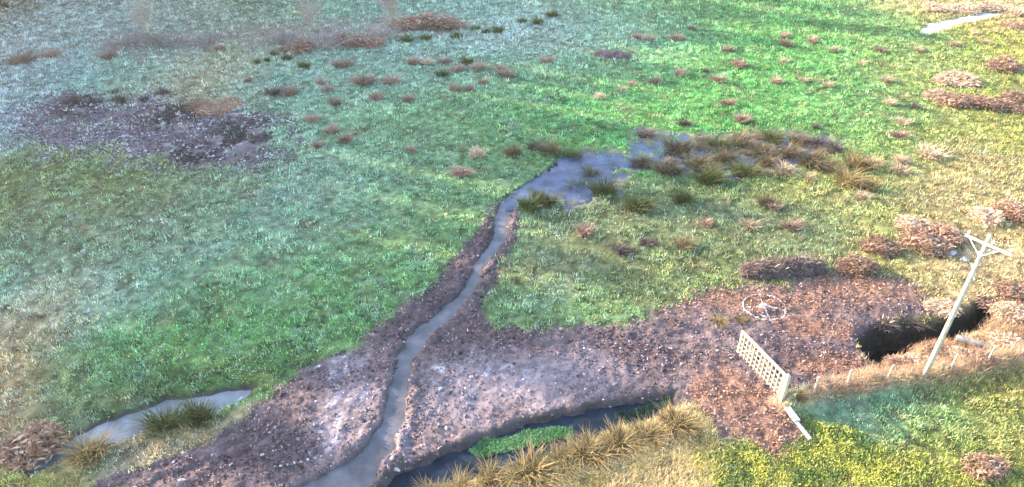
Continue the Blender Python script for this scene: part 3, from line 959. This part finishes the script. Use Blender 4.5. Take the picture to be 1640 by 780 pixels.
row('grass_tuft', 'straw', 'tuft', 'tufts in green grass above the flood', 'tufts in green grass above the flood', [(1242, 128, 22), (1255, 97, 16), (1257, 57, 18, 'tuft'), (1258, 70, 22, 'tuft'), (1287, 128, 16), (1302, 65, 18, 'tuft'), (1326, 135, 20), (1335, 79, 20)])
row('grass_tuft', 'straw', 'tuft', 'tufts where green grass turns yellow', 'tufts where the grass turns yellow', [(1305, 203, 16, 'dark'), (1380, 100, 14), (1408, 80, 20, 'tuft'), (1420, 127, 22), (1425, 163, 24), (1440, 216, 22, 'tuft'), (1445, 193, 26), (1465, 170, 22, 'dark')])
row('grass_tuft', 'straw', 'tuft', 'small straw tufts below the icy rill', 'tufts below the icy rill', [(1472, 78, 18), (1530, 70, 16), (1560, 52, 16), (1578, 68, 16), (1590, 51, 16)])
row('grass_tuft', 'tuft', 'tuft', 'brown tufts just beyond the flooded rushes', 'tufts just beyond the flood', [(1035, 211, 26), (1095, 196, 24, 'dark'), (1165, 165, 22), (1188, 190, 26)])
clump('grass_tuft', 'straw', 765, 246, 30, 'tall tawny tuft standing alone left of the flood water', 'tuft', tall=1.3)
clump('grass_tuft', 'tuft', 738, 274, 30, 'reddish tuft on bright grass left of the brook bend', 'tuft')
row('rush_clump', 'brownrush', 'rushes', 'grey-brown rush clumps on grass left of the flood', 'rushes left of the flood', [(822, 241, 34), (858, 233, 26, 'dark'), (882, 237, 36), (918, 243, 32, 'rush')])
row('rush_clump', 'rush', 'rushes', 'dark rush clumps where the flood narrows to the brook', 'rushes at the head of the brook', [(846, 326, 40), (873, 318, 44), (928, 289, 38), (948, 272, 34), (967, 300, 48)], 1.1)
row('rush_clump', 'rush', 'rushes', 'dark rush clumps on grass below the flood', 'rushes below the flood', [(1022, 325, 50), (1092, 316, 36)])
row('rush_clump', 'brownrush', 'rushes', 'brown rush clumps along the far side of the flood', 'rushes along the far side of the flood', [(1085, 233, 48), (1152, 227, 40, 'rush'), (1186, 221, 42), (1215, 238, 42), (1238, 217, 38, 'rush'), (1262, 240, 40), (1278, 222, 36), (1312, 224, 34, 'dark'), (1338, 236, 40, 'dark')])
row('rush_clump', 'brownrush', 'rushes', 'brown rush clumps along the near side of the flood', 'rushes along the near side of the flood', [(1028, 256, 34), (1072, 268, 50), (1118, 257, 46), (1134, 281, 54, 'rush'), (1158, 249, 36), (1192, 268, 56, 'rush'), (1230, 256, 42), (1256, 270, 40, 'straw'), (1298, 253, 50), (1326, 266, 34)])
row('grass_tuft', 'straw', 'tuft', 'pale tufts in yellow grass right of the flood', 'pale tufts right of the flood', [(1297, 283, 24), (1356, 284, 48, 'olive'), (1374, 259, 50, 'olive'), (1386, 294, 36, 'olive'), (1380, 311, 24), (1398, 258, 28), (1440, 271, 28), (1443, 255, 30), (1490, 241, 46)])
row('grass_tuft', 'tuft', 'tuft', 'brown tufts between the flood and the brushwood heap', 'tufts between flood and brushwood heap', [(937, 368, 32), (1095, 390, 36, 'brownrush'), (1130, 358, 20), (1201, 357, 30, 'straw'), (1228, 322, 32, 'brownrush'), (1240, 331, 20), (1267, 360, 32)])
row('grass_tuft', 'dark', 'tuft', 'blackened tufts in grass between brook and track', 'blackened tufts', [(995, 398, 34), (1038, 386, 28)])
row('bracken_clump', 'bracken', 'bracken', 'rusty bracken clumps left of the pole top', 'bracken left of the pole top', [(1370, 422, 54), (1410, 391, 50), (1462, 358, 50, 'pale_bracken'), (1480, 384, 62), (1508, 374, 54)])
row('bracken_clump', 'bracken', 'bracken', 'bracken clumps right of the pole top', 'bracken right of the pole top', [(1578, 343, 44, 'pale_bracken'), (1616, 333, 50), (1632, 345, 40)])
row('bracken_clump', 'bracken', 'bracken', 'bracken clumps in the long strip at right edge', 'bracken strip at the right edge', [(1503, 149, 42, 'pale_bracken'), (1528, 155, 50), (1555, 157, 52), (1590, 162, 52), (1628, 152, 46), (1634, 170, 40)], .7)
clump('bracken_clump', 'bracken', 1607, 102, 50, 'dark red bracken clump above the long bracken strip', 'bracken')
clump('bracken_clump', 'pale_bracken', 1530, 120, 58, 'flattened pale straw-coloured clump above the long bracken strip', 'bracken', tall=.5)
clump('rush_clump', 'rush', 262, 672, 66, 'tall dark rush clump standing in the frozen ditch, the larger one', 'rushes', 'rushes in the frozen ditch', 1.35)
clump('rush_clump', 'rush', 318, 664, 54, 'smaller dark rush clump in the frozen ditch, nearer its broken ice', 'rushes', 'rushes in the frozen ditch', 1.4)
clump('rush_clump', 'olive', 142, 720, 66, 'low olive rush clump on the near edge of the frozen ditch', 'rushes', 'rushes in the frozen ditch')
clump('bracken_clump', 'bracken', 52, 706, 84, 'wide rusty bracken clump at the left end of the frozen ditch', 'bracken', tall=.9)
row('rush_clump', 'olive', 'rushes', 'sunlit tawny rush clumps along the near ditch bank', 'rushes along the near ditch bank', [(690, 784, 50), (738, 778, 50), (790, 762, 60), (848, 746, 76), (902, 730, 54), (942, 718, 62), (988, 704, 66), (1038, 692, 58), (1084, 674, 66)], .85)
clump('moss_clump', 'olive', 1278, 645, 26, 'small round mossy clump at the foot of the gatepost', 'moss')
clump('bracken_clump', 'bracken', 1576, 742, 62, 'lone rusty bracken clump in the grass at the bottom right corner', 'bracken')
row('bracken_clump', 'bracken', 'bracken', 'purple-red bracken clumps at the foot of the bare trees', 'bracken at the foot of the bare trees', [(655, 36, 46), (682, 30, 54), (706, 34, 50), (728, 38, 36), (560, 62, 44), (592, 66, 40), (478, 72, 44)], .8)
row('scrub_bush', 'scrub', 'scrub', 'low leafless scrub bushes around the bare trees', 'scrub bushes around the bare trees', [(205, 62, 60), (268, 60, 64), (338, 58, 50), (455, 58, 60), (512, 62, 70), (575, 58, 76), (622, 52, 46)], .9)
row('bracken_clump', 'pale_bracken', 'bracken', 'reddish bracken clumps at the charred patch edge', 'reddish bracken at the charred patch', [(318, 164, 44, 'bracken'), (345, 170, 50, 'bracken'), (368, 160, 40, 'bracken')], .5)
row('bracken_clump', 'bracken', 'bracken', 'dead bracken clumps on the bank behind the fence', 'bracken on the bank behind the fence', [(1440, 580, 40), (1470, 575, 36, 'pale_bracken'), (1505, 562, 44), (1540, 572, 40, 'pale_bracken'), (1590, 470, 54), (1625, 462, 54), (1610, 545, 44, 'pale_bracken'), (1618, 496, 50, 'pale_bracken'), (1560, 580, 36)], .8)
row('bracken_clump', 'pale_bracken', 'bracken', 'straw bracken clumps beside the icy rill', 'bracken beside the icy rill', [(1500, 8, 40), (1540, 10, 44), (1592, 8, 44), (1628, 14, 36), (1622, 38, 34, 'bracken')], .6)


# ------------------------------------------------------------------ heaps, stones, log, plank
def heap(name, a, b, wid, hgt, label, cat, twigs, col, tw_part='twig_tangle'):
    a, b = P(*a), P(*b)
    c = (a + b) / 2
    ang = math.atan2(b[1] - a[1], b[0] - a[0])
    L = np.linalg.norm(b - a)
    root = empty(name, (c[0], c[1], H1(c[0], c[1])), ang)
    tag(root, label, cat)
    nu, nv = 30, 16
    uu, vv = np.meshgrid(np.linspace(-1, 1, nu), np.linspace(-1, 1, nv), indexing='ij')
    r2 = np.clip(1 - uu ** 2, 0, 1) ** .5
    x = uu * L / 2
    yv = vv * wid / 2 * (.35 + .65 * r2)
    z = hgt * np.clip(1 - vv ** 2, 0, 1) ** .7 * r2 ** .6 * (1 + .35 * fbm(x + c[0], yv + c[1], .5, 201, 3)) - .05
    ix = (np.arange(nu - 1)[:, None] * nv + np.arange(nv - 1)[None, :]).ravel()
    V = np.stack([x.ravel(), yv.ravel(), z.ravel()], 1)
    cl = np.array(col) * rng.uniform(.6, 1.4, (len(V), 1))
    obj_np('mound', V, np.stack([ix, ix + 1, ix + nv + 1, ix + nv], 1)[:, ::-1], M_CLOD, cl, False, root)
    if twigs:
        i = rng.integers(0, len(V), twigs)
        p = V[i] + rng.normal(0, .08, (twigs, 3)) * [1, 1, .3]
        m_ = rng.uniform(0, 1, (twigs, 1))
        cc = np.array([.05, .035, .035]) * (1 - m_) + np.array([.24, .16, .13]) * m_
        cc = np.where(rng.uniform(0, 1, (twigs, 1)) < .12, np.array([.45, .38, .33]), cc)
        v, fc, c_ = blade_arrays(p, rng.uniform(.2, .6, twigs), rng.uniform(.015, .04, twigs), rng.uniform(0, 6.283, twigs), rng.uniform(.5, 1.6, twigs), cc, None, .3)
        obj_np(tw_part, v, fc, M_DEAD, c_, False, root)
    return root


heap('brushwood_heap', (1182, 438), (1322, 430), 1.5, .75, 'long low heap of dark brushwood at the far edge of the bare track', 'heap', 1100, (.05, .038, .036))
heap('earth_mound', (950, 86), (1014, 93), 1.6, .5, 'dark earth mound standing alone on the green meadow, top centre', 'mound', 260, (.075, .055, .06))


def stone_mesh(seed):
    r = np.random.default_rng(seed)
    import bmesh
    bm = bmesh.new()
    bmesh.ops.create_icosphere(bm, subdivisions=2, radius=.5)
    for vtx in bm.verts:
        c = np.array(vtx.co)
        k_ = 1 + .22 * math.sin(c[0] * 5 + seed) + .18 * math.sin(c[1] * 7 + 2 * seed) + r.uniform(-.06, .06)
        vtx.co = Vector(c * k_)
        vtx.co.z *= .62
    me = bpy.data.meshes.new('stone')
    bm.to_mesh(me)
    bm.free()
    me.materials.append(M_STONE)
    return me


STONES = [stone_mesh(s_) for s_ in (1, 2, 3, 4)]


def stone(px, py, wpx, label, group=None):
    q = P(px, py)
    s = wpx * mpp(px, py)
    o = link(bpy.data.objects.new('stone', STONES[random.randrange(4)]))
    o.location = (q[0], q[1], H1(q[0], q[1]) + s * .12)
    o.scale = (s, s * random.uniform(.7, 1), s * .7)
    o.rotation_euler = (0, 0, random.uniform(0, 6.28))
    tag(o, label, 'stone', group)


stone(629, 736, 9, 'white stone at the brook mouth, the left of the pair')
stone(636, 750, 11, 'white stone at the brook mouth, the right and nearer of the pair')
stone(133, 402, 9, 'small white stone lying alone in the left meadow')
stone(705, 624, 8, 'pale stone on the silt right of the brook')
stone(755, 604, 7, 'small pale stone at the far edge of the silt')
stone(383, 634, 12, 'white stone among the broken ice, the right of two')
stone(369, 637, 9, 'white stone among the broken ice, the left of two')
stone(420, 730, 8, 'lone pale stone on the dark peat left of the brook')
for i, (a, b) in enumerate([(440, 749), (450, 747), (461, 745), (472, 742), (483, 740), (494, 737), (505, 734), (515, 731)]):
    stone(a, b, 5, '%s of eight white pebbles in a line across dark peat' % ORD[i], 'pebbles in a line across the peat')
for a_, b_, w_, l_ in [(1526, 406, 12, 'pale stone below the rusty bracken, farthest left of three'), (1544, 417, 15, 'largest pale stone of three below the rusty bracken'), (1558, 426, 9, 'smallest pale stone of three, nearest the pole')]:
    stone(a_, b_, w_, l_)
clump('weed_clump', 'olive', 1152, 512, 26, 'yellow-green weed on the track left of the painted ring', 'weed', tall=.5)
clump('weed_clump', 'olive', 1186, 509, 20, 'yellow-green weed touching the near edge of the painted ring', 'weed', tall=.5)
clump('bracken_clump', 'pale_bracken', 1508, 486, 44, 'flat straw-coloured clump at the far edge of the black ditch', 'bracken', tall=.5)
clump('grass_tuft', 'dark', 1418, 512, 34, 'dark tangled tuft overhanging the black ditch, the left one', 'tuft', 'tufts over the black ditch', .6)
clump('grass_tuft', 'dark', 1468, 506, 36, 'dark tangled tuft overhanging the black ditch, nearest the pole', 'tuft', 'tufts over the black ditch', .6)
stone(985, 616, 8, 'pale stone on the rim of the dark ditch')

# log by the ditch
a, b = P(1532, 540, .25), P(1588, 556, .25)
mb = MB()
pts = [a + (b - a) * t + np.array([0, 0, .03 * math.sin(5 * t)]) for t in np.linspace(0, 1, 7)]
zl = max(H1(a[0], a[1]), H1(b[0], b[1]))
pts = [p_ + np.array([0, 0, zl - .25 + .16]) for p_ in pts]
mb.tube(pts, [.17, .19, .17, .18, .19, .16, .15], 10)
stub = Vector(pts[2])
mb.tube([stub, stub + Vector((-.25, .30, .25))], [.06, .03], 6)
tag(mb.build('log', M_LOG, smooth=False), 'short grey log lying on the bank between pole and black ditch', 'log')

# plank along the track edge below the gatepost
a, b = P(1262, 664, .06), P(1297, 706, .06)
mb = MB()
za = max(H1(*a[:2]), H1(*b[:2])) + .06
mb.bar((a[0], a[1], za + .05), (b[0], b[1], za), .15, .07)
tag(mb.build('plank', M_PLANK, bevel=.01), 'pale rimed plank along the edge of the track below the gatepost', 'plank')
a, b = P(1268, 660), P(1284, 682)
mb = MB()
za = max(H1(*a[:2]), H1(*b[:2])) + .05
o_ = (b - a)[:2] / np.linalg.norm((b - a)[:2])
off = np.array([o_[1], -o_[0], 0]) * .30
mb.bar((a[0] + off[0], a[1] + off[1], za), (b[0] + off[0], b[1] + off[1], za + .02), .28, .10)
tag(mb.build('concrete_slab', M_STONE, bevel=.015), 'short bluish slab beside the plank at the gatepost foot', 'slab')

# painted ring on the track: hoop, arms and foot, all one marking
c0 = P(1224, 492)
ring_r = np.linalg.norm(P(1190, 486) - P(1259, 499)) / 2
mb = MB()


def strip(pts, wd):
    n_ = len(pts)
    vv_, ff_ = [], []
    for i_, (x_, y_) in enumerate(pts):
        x2, y2 = pts[min(i_ + 1, n_ - 1)]
        x1, y1 = pts[max(i_ - 1, 0)]
        L_ = math.hypot(x2 - x1, y2 - y1) or 1
        nx, ny = -(y2 - y1) / L_, (x2 - x1) / L_
        ww_ = wd * .62 * (1 + .7 * (vn(np.array([x_]), np.array([y_]), .25, 301)[0] - .5) * 2)
        for k_, sgn in ((0, -1), (1, -.4), (2, .4), (3, 1)):
            X_, Y_ = x_ + nx * ww_ / 2 * sgn, y_ + ny * ww_ / 2 * sgn
            vv_.append((X_, Y_, H1(X_, Y_) + (.006 if k_ in (0, 3) else .022)))
    for i_ in range(n_ - 1):
        for k_ in range(3):
            q_ = i_ * 4 + k_
            ff_.append((q_, q_ + 1, q_ + 5, q_ + 4))
    mb.add(vv_, ff_)


strip([(c0[0] + ring_r * math.cos(t), c0[1] + ring_r * .96 * math.sin(t)) for t in np.linspace(0, 2 * math.pi, 72)], .13)
HUB = P(1222, 490)


def seg(p0, p1, wd):
    strip([tuple(p0[:2] + (p1[:2] - p0[:2]) * t) for t in np.linspace(0, 1, 14)], wd)


seg(HUB, P(1217, 473), .13)
seg(HUB, P(1193, 491), .14)
seg(HUB, P(1258, 497), .13)
seg(P(1223, 493), P(1233, 509), .13)
seg(P(1212, 503), P(1232, 509), .10)
seg(P(1217, 490), P(1227, 490), .30)
tag(mb.build('painted_ring', M_LIME), 'white painted ring with inner arms marked on the brown track', 'ground marking')


# ------------------------------------------------------------------ gate, gatepost, fence, pole
A, B = P(1247, 648), P(1178, 574)
zA, zB = H1(*A[:2]), H1(*B[:2])
g0 = max(zA, zB) + .06
ang = math.atan2(B[1] - A[1], B[0] - A[0])
GL = float(np.linalg.norm((B - A)[:2]))
gate = empty('field_gate', (A[0], A[1], g0), ang)
tag(gate, 'pale timber field gate with close lattice bars standing open on the track', 'gate')
GH = 1.22


def gpart(name, build, bevel=.006):
    m_ = MB()
    build(m_)
    return m_.build(name, M_GATE, gate, bevel)


gpart('stile', lambda m_: m_.box((.16, 0, GH / 2), (.11, .085, GH)))
gpart('stile', lambda m_: m_.box((GL - .05, 0, GH / 2), (.10, .085, GH)))
gpart('top_rail', lambda m_: m_.bar((.05, 0, GH + .045), (GL + .02, 0, GH + .045), .11, .09))
for zz_ in (.10, .36, .62, .90):
    gpart('rail', lambda m_: m_.box((GL / 2 + .055, .002, zz_), (GL - .32, .04, .07)))
for i in range(11):
    xx_ = .16 + (GL - .21) * (i + 1) / 12
    gpart('pale', lambda m_: m_.box((xx_, .048, GH / 2 - .012), (.055, .036, GH - .03)))
gpart('brace', lambda m_: m_.bar((.24, -.042, .10), (GL * .55, -.042, GH - .06), .07, .03, (0, 1, 0)))
gpart('brace', lambda m_: m_.bar((GL - .12, -.042, .10), (GL * .58, -.042, GH - .06), .07, .03, (0, 1, 0)))

dirv = (B - A)[:2] / GL
pa = A[:2] - dirv * .07
mb = MB()
zp = H1(*pa)
mb.box((0, 0, .55), (.17, .16, 1.75))
mb.add(*[(np.array([[-.085, -.08, 1.425], [.085, -.08, 1.425], [.085, .08, 1.425], [-.085, .08, 1.425], [0, 0, 1.49]])), [(0, 1, 4), (1, 2, 4), (2, 3, 4), (3, 0, 4)]])
gp = mb.build('gatepost', M_GATE, None, .012)
gp.location = (pa[0], pa[1], zp)
gp.rotation_euler = (0, R(1.5), ang)
tag(gp, 'square pale timber gatepost at the near end of the lattice gate', 'post')

FPOST = [(1302, 632), (1355, 621), (1418, 611), (1520, 596), (1578, 584), (1634, 573)]
f0 = P(*FPOST[0])
fence = empty('post_and_wire_fence', (f0[0], f0[1], H1(*f0[:2])))
tag(fence, 'thin post and wire fence along the tan bank by the pole', 'fence')
tops = []
for px, py in FPOST:
    q = P(px, py, .3)
    zb = H1(q[0], q[1])
    tl = np.array([random.uniform(-.05, .05), random.uniform(-.05, .05)])
    m_ = MB()
    base = np.array([q[0], q[1], zb]) - np.array([f0[0], f0[1], H1(*f0[:2])])
    m_.tube([base + [0, 0, -.3], base + [tl[0] * .5, tl[1] * .5, .4], base + [tl[0], tl[1], .98]], [.048, .045, .042], 8)
    m_.build('post', M_POST, fence)
    tops.append(base)
for hh_ in (.45, .85):
    m_ = MB()
    for i in range(len(tops) - 1):
        p0, p1 = tops[i] + [0, -.05, hh_], tops[i + 1] + [0, -.05, hh_]
        m_.tube([p0, (p0 + p1) / 2 - [0, 0, .03], p1], .004, 4)
    m_.build('wire', M_WIRE, fence)

pb = P(1478, 607, .2)
zb = H1(pb[0], pb[1])
pole = empty('utility_pole', (pb[0], pb[1], zb))
tag(pole, 'tall pale timber utility pole with a single crossarm and no wires', 'pole')
top = np.array([0, 0, 8.0 + .2 - zb])
m_ = MB()
m_.tube([(0, 0, -.5), (0, 0, 1.5), tuple(top * .5), tuple(top)], [.118, .112, .095, .075], 14)
m_.build('shaft', M_POLE, pole, 0, True)
zarm = 7.85
ca, cb = P(1553, 371, zarm), P(1627, 403, zarm)
org = np.array([pb[0], pb[1], zb])
ca, cb = ca - org, cb - org
mid = (ca + cb) / 2
sh = np.array([0, 0, mid[2]]) - mid
adir = (cb - ca) / np.linalg.norm(cb - ca)
nrm = np.array([adir[1], -adir[0], 0])
sh = sh * .75 + nrm * .0
ca, cb = ca + sh * 0, cb + sh * 0
# seat the arm against the side of the shaft
t0 = -np.dot(ca[:2], adir[:2])
foot = ca + adir * t0
shift = -foot * np.array([1, 1, 0]) + nrm * .17
ca, cb = ca + shift, cb + shift
m_ = MB()
m_.bar(ca, cb, .08, .10)
m_.build('crossarm', M_POLE, pole, .01)
cen = foot + shift
for s_ in (-1, 1):
    m_ = MB()
    m_.bar(cen + adir * s_ * .55 + nrm * .055 - [0, 0, .03], cen + np.array([0, 0, -.62]) - nrm * .02, .035, .012, tuple(nrm))
    m_.build('arm_brace', M_STEEL, pole)
for q in (ca + adir * .08, cb - adir * .08, cen + adir * .25):
    m_ = MB()
    z0 = np.array([0, 0, .06])
    m_.tube([q + z0, q + z0 + [0, 0, .08], q + z0 + [0, 0, .081], q + z0 + [0, 0, .13], q + z0 + [0, 0, .15], q + z0 + [0, 0, .21]], [.012, .012, .055, .06, .038, .03], 10)
    m_.build('insulator', M_CERAM, pole, 0, True)


# ------------------------------------------------------------------ bare trees at the top left
def bare_tree(px, py, hgt, seed, label):
    r = random.Random(seed)
    q = P(px, py)
    root = empty('bare_tree', (q[0], q[1], H1(q[0], q[1]) - .05))
    tag(root, label, 'tree', 'bare trees at the top left')
    tr = MB()
    pts, rad = [], []
    x_ = y_ = 0
    for i_ in range(9):
        t_ = i_ / 8
        pts.append((x_, y_, hgt * t_))
        rad.append(.17 * (1 - .75 * t_))
        x_ += r.uniform(-.12, .12)
        y_ += r.uniform(-.12, .12)
    tr.tube(pts, rad, 8)
    tr.build('trunk', M_BARK, root, 0, True)
    br, tw = MB(), MB()
    for k_ in range(80):
        t_ = .12 + .85 * r.random()
        b_ = Vector(pts[int(t_ * 8)]).lerp(Vector(pts[min(int(t_ * 8) + 1, 8)]), t_ * 8 - int(t_ * 8))
        a_ = r.uniform(0, 6.283)
        L_ = (1.9 - 1.0 * t_) * r.uniform(.6, 1.15)
        d_ = Vector((math.cos(a_), math.sin(a_), r.uniform(.15, .9))).normalized()
        p2 = b_ + d_ * L_ * .5
        p3 = p2 + (d_ + Vector((0, 0, .35)) + Vector((r.uniform(-.3, .3), r.uniform(-.3, .3), 0))) * L_ * .5
        br.tube([b_, p2, p3], [.035, .022, .010], 5)
        for j_ in range(14):
            s_ = r.uniform(.25, 1)
            o_ = b_.lerp(p2, s_ * 2) if s_ < .5 else p2.lerp(p3, s_ * 2 - 1)
            e_ = o_ + (d_ * .5 + Vector((r.uniform(-1, 1), r.uniform(-1, 1), r.uniform(-.2, 1)))) * r.uniform(.25, .6)
            tw.tube([o_, o_.lerp(e_, .5) + Vector((0, 0, .03)), e_], [.012, .009, .005], 3)
    br.build('limbs', M_BARK, root)
    tw.build('twigs', M_TWIG, root)


bare_tree(240, 60, 5.5, 11, 'thin bare tree farthest left at the top edge, pale trunk')
bare_tree(503, 50, 5.0, 12, 'greyish bare tree in the middle of three at the top edge')
bare_tree(627, 42, 4.5, 13, 'small bare tree beside the purple-red bracken at the top edge')


# ------------------------------------------------------------------ the wood on the left, out of the picture, whose shade lies over the meadow
def spruce():
    root = empty('spruce_tree', (0, 0, 0))
    m_ = MB()
    m_.tube([(0, 0, -.3), (0, 0, 8), (0, 0, 19)], [.3, .2, .03], 8)
    m_.build('trunk', M_BARK, root)
    n_ = 2600
    z_ = 1.0 + 18.5 * rng.uniform(0, 1, n_) ** 1.15
    rr = (19.8 - z_) / 19 * 3.6 * rng.uniform(.15, 1, n_) ** .6
    a_ = rng.uniform(0, 6.283, n_)
    pp_ = np.stack([rr * np.cos(a_), rr * np.sin(a_), z_], 1)
    cc_ = np.array([.035, .06, .028]) * rng.uniform(.6, 1.5, (n_, 1))
    v_, f_, c_ = tri_blades(pp_, rng.uniform(.7, 1.5, n_), rng.uniform(.4, .8, n_), a_, rng.uniform(1.2, 1.9, n_), cc_)
    obj_np('crown', v_, f_, M_BLADE, c_, False, root)
    return root


def copy_tree(o, parent=None):
    c_ = o.copy()
    COL.objects.link(c_)
    if parent:
        c_.parent = parent
    for ch in o.children:
        copy_tree(ch, c_)
    return c_


sp = spruce()
LAB = 'tall dark spruce at the edge of the wood left of the meadow'
tag(sp, LAB, 'tree', 'spruces at the edge of the wood')
line = [(-76, 36), (-73, 40), (-71, 44), (-69, 47.5), (-66, 51), (-63, 54), (-60, 57), (-57, 60.5), (-55.5, 64), (-54.5, 68), (-55, 72), (-56, 76), (-57, 80), (-52, 84), (-46, 87), (-41, 90), (-36, 93), (-30, 96),
        (-80, 40), (-78, 44), (-76, 48), (-73, 52), (-70, 55.5), (-67, 59), (-64, 62), (-62, 66), (-61, 70), (-61, 74), (-62, 78), (-60, 84), (-55, 88), (-50, 91), (-45, 94), (-40, 97), (-80, 33), (-84, 30), (-86, 36), (-90, 32)]
for i, (x_, y_) in enumerate(line):
    o = sp if i == 0 else copy_tree(sp)
    o.location = (x_, y_ + 6, 0)
    o.rotation_euler = (0, 0, random.uniform(0, 6.28))
    s_ = random.uniform(1.02, 1.3)
    o.scale = (s_, s_, s_)

# ------------------------------------------------------------------ the damp morning air
HAZE = 0.0004
mb = MB()
mb.box((0, 500, 14.5), (15000, 14500, 33.5))
m = bpy.data.materials.new('morning_haze')
m.use_nodes = True
t = m.node_tree
t.nodes.remove(t.nodes['Principled BSDF'])
pv = t.nodes.new('ShaderNodeVolumePrincipled')
pv.inputs['Color'].default_value = (1.0, .95, .90, 1)
pv.inputs['Density'].default_value = HAZE
pv.inputs['Anisotropy'].default_value = .75
t.links.new(pv.outputs[0], t.nodes['Material Output'].inputs['Volume'])
tag(mb.build('haze', m), 'thin pale morning haze lying over the whole meadow', 'haze', kind='stuff')
